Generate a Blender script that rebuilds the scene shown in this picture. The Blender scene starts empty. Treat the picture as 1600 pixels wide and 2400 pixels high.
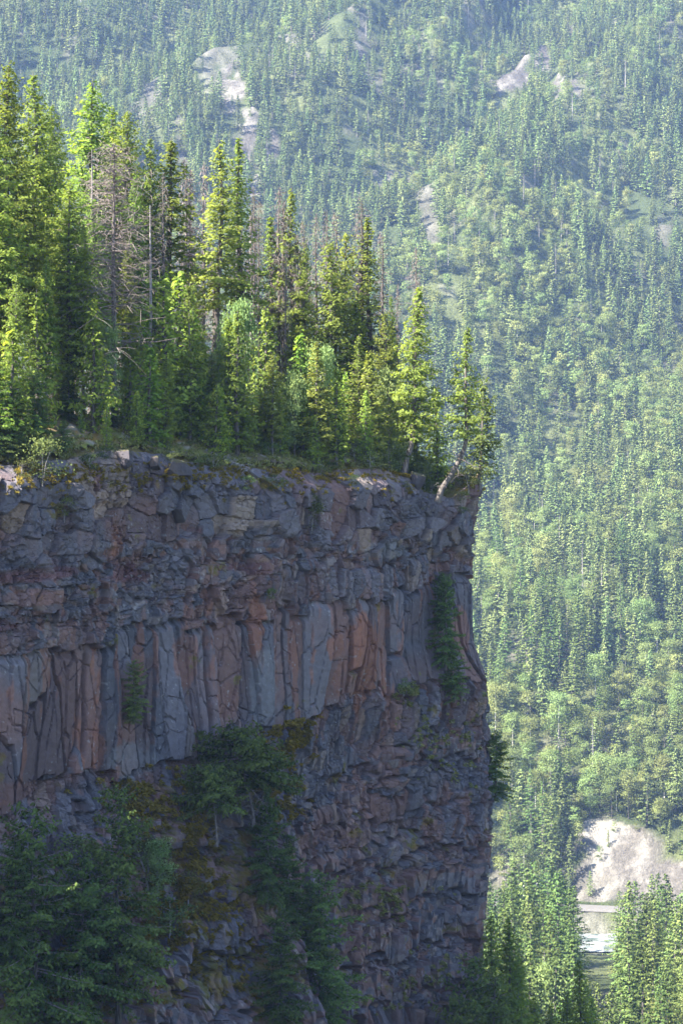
import bpy, math, random
import numpy as np
from mathutils import Vector, Matrix

# ------------------------------------------------------------------ camera, world, sun, exposure
scene = bpy.context.scene
COL = scene.collection
F = 2400 / (2 * math.tan(math.radians(12.0)))      # focal length in photo pixels (1600 x 2400)

cam_d = bpy.data.cameras.new("camera")
cam = bpy.data.objects.new("camera", cam_d)
COL.objects.link(cam)
cam.location = (0, 0, 0)
cam.rotation_euler = (math.radians(90), 0, 0)
cam_d.sensor_fit = 'VERTICAL'
cam_d.sensor_height = 36
cam_d.lens = 18 / math.tan(math.radians(12.0))
cam_d.clip_start = 1
cam_d.clip_end = 20000
scene.camera = cam

SUN = Vector((-0.59, -0.41, 0.70)).normalized()
elev = math.asin(SUN.z)
azim = math.atan2(SUN.x, SUN.y)
world = bpy.data.worlds.new("World")
scene.world = world
world.use_nodes = True
nt = world.node_tree
bg = nt.nodes["Background"]
sky = nt.nodes.new("ShaderNodeTexSky")
sky.sky_type = 'NISHITA'
sky.sun_disc = False
sky.sun_elevation = elev
sky.sun_rotation = azim
sky.altitude = 800
nt.links.new(sky.outputs[0], bg.inputs[0])
bg.inputs[1].default_value = 0.10

sun_d = bpy.data.lights.new("sun", 'SUN')
sun_d.energy = 5.0
sun_d.angle = math.radians(0.5)
sun_d.color = (1.0, 0.95, 0.86)
sun = bpy.data.objects.new("sun", sun_d)
COL.objects.link(sun)
sun.rotation_euler = SUN.to_track_quat('Z', 'Y').to_euler()

scene.view_settings.view_transform = 'Standard'
scene.view_settings.look = 'None'
scene.view_settings.gamma = 1
scene.view_settings.exposure = 2.5
scene.view_settings.use_curve_mapping = False
scene.render.engine = 'CYCLES'
scene.cycles.max_bounces = 6
scene.cycles.diffuse_bounces = 3
scene.cycles.transmission_bounces = 3
scene.cycles.volume_bounces = 1
scene.cycles.use_denoising = True
try:
    scene.cycles.denoiser = 'OPENIMAGEDENOISE'; scene.cycles.denoising_input_passes = 'RGB_ALBEDO_NORMAL'; scene.cycles.denoising_prefilter = 'FAST'
except Exception:
    pass

# ------------------------------------------------------------------ numeric helpers
def hash2(ix, iy, seed):
    a = (ix.astype(np.int64) * 374761393 + iy.astype(np.int64) * 668265263 + seed * 1274126177) & 0x7fffffff
    a = ((a ^ (a >> 13)) * 1274126177) & 0x7fffffff
    a = ((a ^ (a >> 15)) * 2246822519) & 0x7fffffff
    a = a ^ (a >> 14)
    return (a & 0xffffff) / float(0x1000000)

def vnoise(x, y, seed=0):
    ix = np.floor(x); iy = np.floor(y)
    fx = x - ix; fy = y - iy
    fx = fx * fx * (3 - 2 * fx); fy = fy * fy * (3 - 2 * fy)
    a = hash2(ix, iy, seed); b = hash2(ix + 1, iy, seed)
    c = hash2(ix, iy + 1, seed); d = hash2(ix + 1, iy + 1, seed)
    return (a * (1 - fx) + b * fx) * (1 - fy) + (c * (1 - fx) + d * fx) * fy - 0.5

def fbm(x, y, seed=0, octs=4, gain=0.5):
    r = 0; a = 1.0; f = 1.0
    for o in range(octs):
        r = r + a * vnoise(x * f + 17.3 * o, y * f - 9.1 * o, seed + o)
        a *= gain; f *= 2.03
    return r

def voro(u, v, seed=0, jit=0.9, blocky=0.0):
    """nearest and second nearest jittered cell: border distance, two random values, local offset in the cell"""
    iu = np.floor(u); iv = np.floor(v)
    b1 = np.full(u.shape, 1e9); b2 = np.full(u.shape, 1e9)
    cu = np.zeros(u.shape); cv = np.zeros(u.shape); hu = np.zeros(u.shape); hv = np.zeros(u.shape)
    for di in (-1, 0, 1):
        for dj in (-1, 0, 1):
            ju = iu + di; jv = iv + dj
            pu = ju + 0.5 + jit * (hash2(ju, jv, seed) - 0.5)
            pv = jv + 0.5 + jit * (hash2(ju, jv, seed + 77) - 0.5)
            au = np.abs(u - pu); av = np.abs(v - pv)
            d = au * au + av * av if not blocky else (np.maximum(au, av) + blocky * np.minimum(au, av)) ** 2
            near = d < b1
            b2 = np.where(near, b1, np.minimum(b2, d))
            b1 = np.where(near, d, b1)
            cu = np.where(near, pu, cu); cv = np.where(near, pv, cv)
            hu = np.where(near, ju, hu); hv = np.where(near, jv, hv)
    r1 = hash2(hu, hv, seed + 5); r2 = hash2(hu, hv, seed + 11); r3 = hash2(hu, hv, seed + 23)
    return np.sqrt(b2) - np.sqrt(b1), r1, r2, r3, u - cu, v - cv

def sstep(a, b, x):
    t = np.clip((x - a) / (b - a), 0, 1)
    return t * t * (3 - 2 * t)

def new_mesh(name, V, faces, mats, attrs=None, colors=None, mat_idx=None, smooth=False):
    """V (n,3); faces: list of (m,k) int arrays, k = 3 or 4"""
    me = bpy.data.meshes.new(name)
    V = np.asarray(V, dtype=np.float32)
    faces = [np.asarray(f, dtype=np.int32) for f in faces if len(f)]
    loops = np.concatenate([f.ravel() for f in faces])
    sizes = np.concatenate([np.full(len(f), f.shape[1], dtype=np.int32) for f in faces])
    starts = np.concatenate([[0], np.cumsum(sizes)[:-1]]).astype(np.int32)
    me.vertices.add(len(V)); me.vertices.foreach_set("co", V.ravel())
    me.loops.add(len(loops)); me.loops.foreach_set("vertex_index", loops)
    me.polygons.add(len(sizes)); me.polygons.foreach_set("loop_start", starts)
    me.polygons.foreach_set("loop_total", sizes)
    if mat_idx is not None:
        me.polygons.foreach_set("material_index", np.asarray(mat_idx, dtype=np.int32))
    me.polygons.foreach_set("use_smooth", np.full(len(sizes), smooth))
    for k, a in (attrs or {}).items():
        at = me.attributes.new(k, 'FLOAT', 'POINT'); at.data.foreach_set("value", np.asarray(a, dtype=np.float32))
    for k, a in (colors or {}).items():
        at = me.attributes.new(k, 'FLOAT_COLOR', 'POINT')
        c4 = np.ones((len(V), 4), dtype=np.float32); c4[:, :3] = a
        at.data.foreach_set("color", c4.ravel())
    for m in mats:
        me.materials.append(m)
    me.update(calc_edges=True)
    return me

def link(name, me, parent=None):
    o = bpy.data.objects.new(name, me)
    COL.objects.link(o)
    if parent is not None:
        o.parent = parent
    return o

def tag(o, label, cat, group=None, kind=None):
    if label: o["label"] = label
    if cat: o["category"] = cat
    if group: o["group"] = group
    if kind: o["kind"] = kind
    return o

def structure(o, label=None):
    o["kind"] = "structure"
    if label: o["label"] = label
    return o

# ------------------------------------------------------------------ materials
def mat_new(name):
    m = bpy.data.materials.new(name); m.use_nodes = True
    n = m.node_tree.nodes; n.clear()
    out = n.new("ShaderNodeOutputMaterial")
    return m, n, m.node_tree.links, out

def math_node(n, l, op, a, b):
    x = n.new("ShaderNodeMath"); x.operation = op
    for i, v in enumerate((a, b)):
        if v is None: continue
        if isinstance(v, (int, float)): x.inputs[i].default_value = v
        else: l.new(v, x.inputs[i])
    return x.outputs[0]

def leaf_mat(name, dark, light, transl=0.35, var=0.5, hue_var=0.04):
    m, n, l, out = mat_new(name)
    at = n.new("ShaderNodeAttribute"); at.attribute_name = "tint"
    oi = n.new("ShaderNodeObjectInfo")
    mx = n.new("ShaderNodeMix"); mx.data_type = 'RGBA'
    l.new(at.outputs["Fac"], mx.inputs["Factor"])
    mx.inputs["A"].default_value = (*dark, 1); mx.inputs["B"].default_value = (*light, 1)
    hs = n.new("ShaderNodeHueSaturation")
    l.new(mx.outputs["Result"], hs.inputs["Color"])
    mul = math_node(n, l, 'MULTIPLY', oi.outputs["Random"], 7.31)
    fr = math_node(n, l, 'FRACT', mul, None)
    h = math_node(n, l, 'MULTIPLY_ADD', fr, hue_var); h.node.inputs[2].default_value = 0.5 - hue_var / 2
    v = math_node(n, l, 'MULTIPLY_ADD', oi.outputs["Random"], var); v.node.inputs[2].default_value = 1 - var / 2
    l.new(h, hs.inputs["Hue"]); l.new(v, hs.inputs["Value"])
    d = n.new("ShaderNodeBsdfDiffuse"); t = n.new("ShaderNodeBsdfTranslucent")
    l.new(hs.outputs[0], d.inputs[0])
    hs2 = n.new("ShaderNodeHueSaturation"); hs2.inputs["Saturation"].default_value = 1.15
    hs2.inputs["Value"].default_value = 1.25; hs2.inputs["Hue"].default_value = 0.485
    l.new(hs.outputs[0], hs2.inputs["Color"]); l.new(hs2.outputs[0], t.inputs[0])
    ms = n.new("ShaderNodeMixShader"); ms.inputs[0].default_value = transl
    l.new(d.outputs[0], ms.inputs[1]); l.new(t.outputs[0], ms.inputs[2])
    l.new(ms.outputs[0], out.inputs[0])
    return m

def bark_mat(name, c1, c2, scale=3.0):
    m, n, l, out = mat_new(name)
    tc = n.new("ShaderNodeTexCoord")
    mp = n.new("ShaderNodeMapping"); mp.inputs["Scale"].default_value = (scale, scale, scale * 0.2)
    l.new(tc.outputs["Object"], mp.inputs[0])
    nz = n.new("ShaderNodeTexNoise"); nz.inputs["Scale"].default_value = 4; nz.inputs["Detail"].default_value = 6
    l.new(mp.outputs[0], nz.inputs[0])
    oi = n.new("ShaderNodeObjectInfo")
    r = n.new("ShaderNodeValToRGB")
    r.color_ramp.elements[0].position = 0.35; r.color_ramp.elements[0].color = (*c1, 1)
    r.color_ramp.elements[1].position = 0.65; r.color_ramp.elements[1].color = (*c2, 1)
    l.new(nz.outputs[0], r.inputs[0])
    hs = n.new("ShaderNodeHueSaturation")
    v = math_node(n, l, 'MULTIPLY_ADD', oi.outputs["Random"], 0.6); v.node.inputs[2].default_value = 0.7
    l.new(v, hs.inputs["Value"]); l.new(r.outputs[0], hs.inputs["Color"])
    b = n.new("ShaderNodeBsdfPrincipled"); b.inputs["Roughness"].default_value = 0.9
    b.inputs["Specular IOR Level"].default_value = 0.15
    l.new(hs.outputs[0], b.inputs["Base Color"])
    bp = n.new("ShaderNodeBump"); bp.inputs["Distance"].default_value = 0.05; bp.inputs["Strength"].default_value = 0.7
    l.new(nz.outputs[0], bp.inputs["Height"]); l.new(bp.outputs[0], b.inputs["Normal"])
    l.new(b.outputs[0], out.inputs[0])
    return m

def surf_mat(name, attr, nscale, namp, bump=0.0, bscale=1.0, rough=0.95, spec=0.1):
    """colour from a vertex colour attribute times procedural noise mottling"""
    m, n, l, out = mat_new(name)
    at = n.new("ShaderNodeAttribute"); at.attribute_name = attr
    tc = n.new("ShaderNodeTexCoord")
    nz = n.new("ShaderNodeTexNoise"); nz.inputs["Scale"].default_value = nscale
    nz.inputs["Detail"].default_value = 8; nz.inputs["Roughness"].default_value = 0.65
    l.new(tc.outputs["Object"], nz.inputs[0])
    v = math_node(n, l, 'MULTIPLY_ADD', nz.outputs[0], namp * 2); v.node.inputs[2].default_value = 1 - namp
    hs = n.new("ShaderNodeHueSaturation")
    l.new(v, hs.inputs["Value"]); l.new(at.outputs["Color"], hs.inputs["Color"])
    b = n.new("ShaderNodeBsdfPrincipled"); b.inputs["Roughness"].default_value = rough
    b.inputs["Specular IOR Level"].default_value = spec
    l.new(hs.outputs[0], b.inputs["Base Color"])
    if bump:
        nb = n.new("ShaderNodeTexNoise"); nb.inputs["Scale"].default_value = bscale
        nb.inputs["Detail"].default_value = 8; nb.inputs["Roughness"].default_value = 0.7
        l.new(tc.outputs["Object"], nb.inputs[0])
        bp = n.new("ShaderNodeBump"); bp.inputs["Distance"].default_value = bump
        l.new(nb.outputs[0], bp.inputs["Height"]); l.new(bp.outputs[0], b.inputs["Normal"])
    l.new(b.outputs[0], out.inputs[0])
    return m

M_fir = leaf_mat("fir_needles", (0.080, 0.130, 0.032), (0.260, 0.320, 0.070), 0.5, 0.4, 0.04)
M_firyel = leaf_mat("yellow_green_needles", (0.095, 0.130, 0.032), (0.265, 0.315, 0.075), 0.5, 0.35, 0.03)
M_young = leaf_mat("young_needles", (0.095, 0.165, 0.036), (0.290, 0.370, 0.075), 0.5, 0.35, 0.04)
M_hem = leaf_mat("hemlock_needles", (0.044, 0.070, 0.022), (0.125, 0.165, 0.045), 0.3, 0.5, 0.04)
M_leaf = leaf_mat("broad_leaves", (0.110, 0.175, 0.060), (0.310, 0.390, 0.150), 0.4, 0.35, 0.04)
M_far = leaf_mat("far_conifer_needles", (0.052, 0.080, 0.032), (0.182, 0.222, 0.075), 0.15, 0.75, 0.045)
M_valley = leaf_mat("valley_conifer_needles", (0.042, 0.070, 0.024), (0.128, 0.172, 0.048), 0.15, 0.7, 0.05)
M_farb = leaf_mat("far_broad_leaves", (0.095, 0.128, 0.044), (0.235, 0.275, 0.095), 0.3, 0.5, 0.06)
M_bark = bark_mat("fir_bark", (0.050, 0.042, 0.038), (0.150, 0.130, 0.115))
M_grey = bark_mat("grey_dead_wood", (0.120, 0.105, 0.100), (0.330, 0.300, 0.280))
M_lean = bark_mat("weathered_fir_bark", (0.070, 0.060, 0.052), (0.160, 0.140, 0.122))
M_pale = bark_mat("pale_birch_bark", (0.35, 0.32, 0.28), (0.60, 0.57, 0.52))
M_twig = bark_mat("dead_twigs", (0.075, 0.060, 0.055), (0.190, 0.155, 0.140))
M_rock = surf_mat("basalt", "rock", 2.2, 0.45, 0.10, 3.0)
M_moss = surf_mat("moss_and_litter", "rock", 1.5, 0.45, 0.08, 4.0)
M_hill = surf_mat("mountain_ground", "rock", 0.45, 0.8, 3.0, 0.40)

# ------------------------------------------------------------------ cliff plan curve
PLAN = np.array([(-170, 60), (-80, 84), (-42, 112), (-19.8, 140), (10.6, 180.3), (9.6, 199), (-12, 242), (-70, 290), (-210, 330)], float)
def _resample(P, step=0.25):
    seg = np.hypot(*np.diff(P, axis=0).T); s = np.concatenate([[0], np.cumsum(seg)])
    t = np.arange(0, s[-1], step)
    return np.stack([np.interp(t, s, P[:, 0]), np.interp(t, s, P[:, 1])], 1)
_C = _resample(PLAN)
_k = np.hanning(15); _k /= _k.sum()
_pad = np.pad(_C, ((7, 7), (0, 0)), 'edge')
_C = np.stack([np.convolve(_pad[:, i], _k, 'valid') for i in (0, 1)], 1)
_CS = np.concatenate([[0], np.cumsum(np.hypot(*np.diff(_C, axis=0).T))])
_T = np.gradient(_C, axis=0); _T /= np.linalg.norm(_T, axis=1)[:, None]
_N = np.stack([_T[:, 1], -_T[:, 0]], 1)
_iA = np.argmin(np.hypot(_C[:, 0] + 19.8, _C[:, 1] - 140)); _CS = _CS - _CS[_iA]      # s = 0 at the left edge of the photo
_iB = np.argmin(np.hypot(_C[:, 0] - 10.6, _C[:, 1] - 180.3)); S_CORNER = _CS[_iB]

def curve(s):
    return (np.interp(s, _CS, _C[:, 0]), np.interp(s, _CS, _C[:, 1]), np.interp(s, _CS, _N[:, 0]), np.interp(s, _CS, _N[:, 1]))

def px_to_s(px):
    k = (np.asarray(px, float) - 800) / F
    return (140 * k + 19.8) / (0.6017 - 0.7987 * k)

def s_to_px(s):
    x, y, _, _ = curve(s)
    return 800 + F * x / y

def depth_at(px):
    return curve(px_to_s(px))[1]

_vis = _CS[(_CS > -40) & (_CS < S_CORNER)]
def line_z(pts):
    """picture polyline -> height on the cliff as a function of s"""
    p = np.array(pts, float)
    ss = px_to_s(p[:, 0]); dd = curve(ss)[1]
    zz = (1200 - p[:, 1]) / F * dd
    return lambda s: np.interp(s, ss, zz)

Z_top = line_z([(-200, 1070), (0, 1072), (100, 1085), (200, 1075), (260, 1055), (330, 1062), (400, 1075), (500, 1090), (650, 1098), (800, 1105), (880, 1098), (950, 1108), (1000, 1150), (1060, 1172), (1100, 1140), (1125, 1120)])
Z_B0 = line_z([(-100, 1330), (0, 1325), (130, 1300), (300, 1290), (450, 1250), (560, 1240), (700, 1255), (850, 1300), (1000, 1290), (1120, 1290)])   # top of rubble band
Z_B1 = line_z([(0, 1470), (150, 1440), (300, 1430), (480, 1400), (600, 1340), (740, 1310), (900, 1320), (1000, 1300), (1120, 1290)])                 # short columns from here
Z_C0 = line_z([(-100, 1540), (0, 1532), (150, 1500), (250, 1492), (500, 1458), (640, 1440), (740, 1420), (900, 1398), (1000, 1362), (1120, 1345)])    # top of the big columns
Z_C1 = line_z([(-100, 1890), (0, 1885), (90, 1860), (130, 1835), (230, 1818), (330, 1815), (430, 1782), (500, 1745), (620, 1692), (730, 1678), (800, 1645), (900, 1620), (1000, 1600), (1120, 1570)])
Z_D1 = line_z([(0, 1960), (300, 1900), (500, 1900), (650, 1850), (780, 1792), (900, 1740), (1000, 1722), (1120, 1700)])
Z_E1 = line_z([(0, 2050), (500, 2020), (650, 1970), (780, 1905), (900, 1860), (1000, 1835), (1120, 1810)])
Z_F1 = line_z([(0, 2200), (500, 2200), (780, 1990), (900, 1965), (1000, 1955), (1120, 1960)])

_sil = np.array([(1000, 10), (1100, 10), (1150, 4), (1200, -3), (1300, -21), (1400, -24), (1500, -22), (1535, -10), (1600, 14), (1700, 22), (1850, 27), (1960, 32), (2050, 26), (2130, 6), (2250, -12), (2400, -30)], float)
def corner_off(z, d=181.0):
    py = 1200 - z / d * F
    return np.interp(py, _sil[:, 0], _sil[:, 1]) * d / F

def rise(s, t):
    c = sstep(S_CORNER - 14, S_CORNER - 2, s)
    a = 3.0 * (1 - c) + 1.0 * c
    return a * (1 - np.exp(-np.maximum(t, 0) / 4.5)) + 0.05 * np.maximum(t, 0)

# ------------------------------------------------------------------ rock face
GREY = np.array([0.106, 0.095, 0.104]); RED = np.array([0.145, 0.084, 0.070]); TAN = np.array([0.215, 0.165, 0.130])
ORANGE = np.array([0.215, 0.088, 0.050]); MAROON = np.array([0.105, 0.052, 0.052]); OLIVE = np.array([0.105, 0.095, 0.022]); PALE = np.array([0.22, 0.21, 0.21])
DKGREY = np.array([0.055, 0.058, 0.070])

def cell_disp(u, v, seed, off, tilt, crack, cw=0.10):
    e, r1, r2, r3, du, dv = voro(u, v, seed, .85, .22)
    return (r1 - 0.5) * 2 * off + (r2 - 0.5) * 2 * tilt * du + (r3 - 0.4) * tilt * 0.8 * dv - crack * np.clip(1 - e / cw, 0, 1), r1, r3

def rock_surface(S, Z):
    """outward displacement and colour at (arc length, height)"""
    px = s_to_px(S)
    zt, b0, b1, c0, c1, d1, e1, f1 = [f(S) + 0.45 * fbm(S / 1.6, S * 0 + 3.1 * i, 40 + i, 3) + (i > 0) * 1.3 * (hash2(np.floor(S / 1.7 + .35 * vnoise(Z / 2, Z * 0, 31)), S * 0 + i, 9) - .5) for i, f in enumerate((Z_top, Z_B0, Z_B1, Z_C0, Z_C1, Z_D1, Z_E1, Z_F1))]
    soft = 0.25
    A = sstep(b0 - soft, b0 + soft, Z)
    B = sstep(b1 - soft, b1 + soft, Z) * (1 - A)
    right = sstep(560, 700, px + 30 * vnoise(S / 3, Z / 3, 3))
    B2 = sstep(c0 - .08, c0 + .08, Z) * (1 - A - B)
    Cz = sstep(c1 - .08, c1 + .08, Z) * (1 - sstep(c0 - .08, c0 + .08, Z))
    D = sstep(d1 - .1, d1 + .1, Z) * (1 - sstep(c1 - .08, c1 + .08, Z))
    E = sstep(e1 - .2, e1 + .2, Z) * (1 - sstep(d1 - .1, d1 + .1, Z))
    Fz = sstep(f1 - .15, f1 + .15, Z) * (1 - sstep(e1 - .2, e1 + .2, Z))
    G = 1 - sstep(f1 - .15, f1 + .15, Z)
    left = 1 - sstep(560, 640, px + 60 * vnoise(S / 4, Z / 4, 8))
    # warps
    ws = 0.30 * fbm(S / 3.5, Z / 5.0, 1, 2)
    wz = 0.5 * fbm(S / 4, Z / 4, 4, 2)
    lean = 0.05 * (Z - c0) * sstep(0, 15, S)
    col, cr1, cr3 = cell_disp((S + ws + lean) / 2.05, (Z + wz) / 15.0, 100, 0.22, 0.26, 0.55, 0.035)
    col2, cr2, _ = cell_disp((S + ws * 1.3) / 0.95, (Z + wz * 2) / 4.2, 120, 0.09, 0.15, 0.18, 0.05)
    scol, sr1, sr3 = cell_disp((S + ws) / 0.8, (Z + wz) / 2.0, 140, 0.28, 0.42, 0.35, 0.08)
    med, mr1, mr3 = cell_disp((S + ws * 2) / 1.5, (Z + wz) / 1.45, 160, 0.40, 0.50, 0.45, 0.05)
    rub, rr1, rr3 = cell_disp((S + ws) / 0.62, (Z + wz) / 0.45, 180, 0.19, 0.34, 0.24, 0.12)
    rub2, ur1, _ = cell_disp((S + ws) / 0.27, (Z + wz) / 0.22, 200, 0.07, 0.14, 0.06, 0.15)
    ej, j1, _, _, _, _ = voro((S + ws) / 1.5, (Z + wz * .4) / 1.9, 230)
    joint = -0.14 * np.exp(-(ej / .05) ** 2) * (j1 > .78)
    mixA = sstep(-0.15, 0.15, fbm(S / 3.2, Z / 2.2, 60, 3))
    tz = (c1 - Z) / 3.3 + 0.25 * (hash2(np.floor(S / 1.9), S * 0, 17) - .5)
    fr = tz - np.floor(tz); tier = (1 - sstep(.60, .64, fr)) * (hash2(np.floor(tz), S * 0 + np.floor(S / 9 + .5 * vnoise(tz, S / 5, 3)), 19) < .95)
    big = med * 1.0 + rub * 0.16 + rub2 * 0.25
    sz = sstep(-.1, .2, fbm(S / 1.8, Z / 1.3, 63, 2))
    rubble = (rub * 1.1 + rub2) * (1 - sz * .75) + med * (0.35 + .6 * sz)
    columns = col + col2 + rub2 * 0.12 + joint
    shortc = scol + rub * 0.35 + rub2 * 0.5
    dA = big * mixA + rubble * (1 - mixA)
    mixD = sstep(-0.1, 0.2, fbm(S / 2.6, Z / 1.6, 61, 3))
    dB2 = right * shortc + (1 - right) * rubble
    dD = shortc * 1.1 + col * 0.35
    dE = (big * 0.7 + shortc * 0.5) * mixD + (rubble) * (1 - mixD)
    dF = shortc * mixA + rubble * (1 - mixA)
    tcol = scol * 1.1 + col * .35 + rub2 * .25 + joint * .6 + .30
    und = -.60 * np.exp(-((fr - .66) / .045) ** 2)
    dG = rubble * (1 - tier) + tcol * tier + und
    dE = dE * .3 + .7 * (rubble * (1 - tier) + tcol * tier + und)
    dF = dF * .4 + .6 * (rubble * (1 - tier) + tcol * tier + und)
    w = (A, B, B2, Cz, D, E, Fz, G)
    disp = A * dA + B * rubble + B2 * dB2 + Cz * columns + D * dD + E * dE + Fz * dF + G * dG
    # ledges: each layer stands a little out or back
    stepv = (0.25, 0.05, 0.10 , 0.0, -0.12, -0.10, 0.10, 0.0)
    for wi, sv in zip(w, stepv): disp = disp + wi * sv
    # undercut line right below each ledge
    for zl, dep in ((c0, 0.35), (c1, 0.32), (d1, 0.3), (e1, 0.25), (f1, 0.35), (b1, 0.2)):
        disp = disp - dep * np.exp(-(np.maximum(zl - 0.12 - Z, 0) / 0.28) ** 2) * (Z < zl) * (0.4 + 1.2 * np.clip(vnoise(S / 1.2, S * 0, 90) + .5, 0, 1))
    # buttresses
    disp = disp + 1.5 * fbm(S / 11, Z / 22, 70, 3) + 0.7 * fbm(S / 4, Z / 9, 72, 2) + 0.05 * fbm(S * 1.2, Z * 1.2, 75, 3)
    # two deep vertical clefts
    for cpx, z0, z1, wd, dep in ((500, 1470, 1830, .20, 1.1), (215, 1500, 1720, .15, 0.6), (792, 1560, 1650, .1, .5)):
        sc = px_to_s(cpx) + 0.25 * vnoise(Z / 1.5, Z * 0, 33); dd = 160
        za = (1200 - z1) / F * dd; zb = (1200 - z0) / F * dd
        disp = disp - dep * np.exp(-((S - sc) / wd) ** 2) * sstep(za - .5, za + .5, Z) * (1 - sstep(zb - .5, zb + .5, Z))
    # the foot leans out at the left, below the columns
    depth = np.maximum(c1 - 1.0 - Z, 0)
    lw = 1 - sstep(520, 760, px)
    disp = disp + lw * (0.34 * depth + 0.4 * sstep(0, 1.5, depth)) + lw * sstep(0, 3, depth) * 0.9 * fbm(S / 2.2, Z / 2.0, 77, 3)
    disp = disp + (1 - lw) * 0.05 * np.maximum(-20 - Z, 0)
    # ---------------- colour of the stone itself
    c = np.zeros(S.shape + (3,))
    def mixc(c, col, w_):
        return c * (1 - w_[..., None]) + col * w_[..., None]
    c[:] = GREY
    blockr = Cz * cr1 + (B2 + D) * sr1 + A * mr1 + (B + E + G) * rr1 + Fz * sr1
    blockq = Cz * cr3 + (B2 + D) * sr3 + A * mr3 + (B + E + G) * rr3 + Fz * sr3
    redw = (A * 0.30 + B * 0.52 + B2 * 0.55 + Cz * 0.34 + D * 0.45 + E * 0.42 + Fz * 0.60 + G * 0.50)
    redw = redw + 0.9 * fbm(S / 5, Z / 4, 300, 3)
    isred = sstep(-0.30, 0.30, redw - blockr)
    c = mixc(c, RED, isred * 0.85)
    c = mixc(c, TAN, sstep(0.80, 0.86, blockq) * (0.35 + 0.35 * A) )
    c = mixc(c, DKGREY, sstep(0.72, 0.78, 1 - blockq) * 0.45)
    # rusty streaks running down the columns
    st = fbm((S + ws) * 1.6, Z / 5, 310, 3)
    c = mixc(c, ORANGE, sstep(0.22, 0.42, st + 0.25 * fbm(S * 3, Z * 2, 311, 2)) * (0.38 * Cz + 0.2 * D + 0.2 * B2 + 0.08))
    c = mixc(c, MAROON, sstep(0.15, 0.4, fbm(S / 4, Z / 1.2, 320, 3)) * B * (1 - right) * 0.8)
    for (ox, oy, rx, ry, k_) in ((832, 1555, 52, 105, .85), (645, 1560, 10, 100, .95), (602, 1480, 14, 80, .85), (765, 1515, 22, 40, .8), (448, 1540, 32, 70, .6), (40, 1860, 70, 26, .85), (20, 1930, 40, 50, .8), (235, 1690, 14, 70, .6), (315, 1800, 28, 22, .6), (1085, 1480, 25, 60, .5), (545, 1650, 25, 45, .6), (270, 1265, 24, 40, .6), (80, 1400, 70, 22, .5), (720, 1790, 30, 40, .3), (600, 2110, 26, 30, .5), (850, 1880, 40, 60, .4)):
        so = px_to_s(ox); do = curve(so)[1]; zo = (1200 - oy) / F * do
        rs = abs(px_to_s(ox + rx) - so); rz = ry / F * do
        q = ((S - so) / rs) ** 2 + ((Z - zo) / rz) ** 2 + 0.9 * fbm(S * 1.1, Z * 0.7, 330, 3)
        c = mixc(c, ORANGE * 0.88 + RED * 0.12, (1 - sstep(0.75, 1.15, q)) * k_ * .85 * (0.35 + 0.65 * sstep(.2, .6, cr1)))
    for (ox, oy, rx, ry) in ((700, 1795, 55, 45), (900, 1290, 60, 22), (620, 1600, 30, 100), (330, 1780, 60, 50)):
        so = px_to_s(ox); do = curve(so)[1]; zo = (1200 - oy) / F * do
        q = ((S - so) / abs(px_to_s(ox + rx) - so)) ** 2 + ((Z - zo) / (ry / F * do)) ** 2 + 0.8 * fbm(S, Z, 335, 3)
        c = mixc(c, np.array([0.15, 0.148, 0.155]), (1 - sstep(0.6, 1.1, q)) * 0.6)
    # pale lichen and droppings in small spots
    sp = fbm(S * 5, Z * 4, 340, 3)
    c = mixc(c, PALE, sstep(0.47, 0.62, sp + 0.22 * fbm(S / 3, Z / 3, 341, 2)) * 0.75)
    c = c * (0.86 + 0.36 * hash2(np.floor(blockr * 997), np.floor(blockq * 991), 5))[..., None]
    # moss on the lower left foot and near the rim
    foot = lw * sstep(0.3, 4, depth)
    mo = fbm(S / 2.0, Z / 1.6, 350, 4)
    moss = sstep(0.02, 0.22, mo - 0.36 + 0.40 * foot + 0.30 * np.exp(-np.maximum(zt - Z, 0) / 0.9) + 0.10 * G)
    c = mixc(c, OLIVE, moss * sstep(-.1, .25, fbm(S * 3, Z * 3, 355, 3)) * 0.8)
    c = mixc(c, np.array([0.16, 0.10, 0.02]), moss * sstep(0.1, 0.4, fbm(S * 1.2, Z * 1.2, 360, 2)) * 0.6)
    return disp, c

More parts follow.
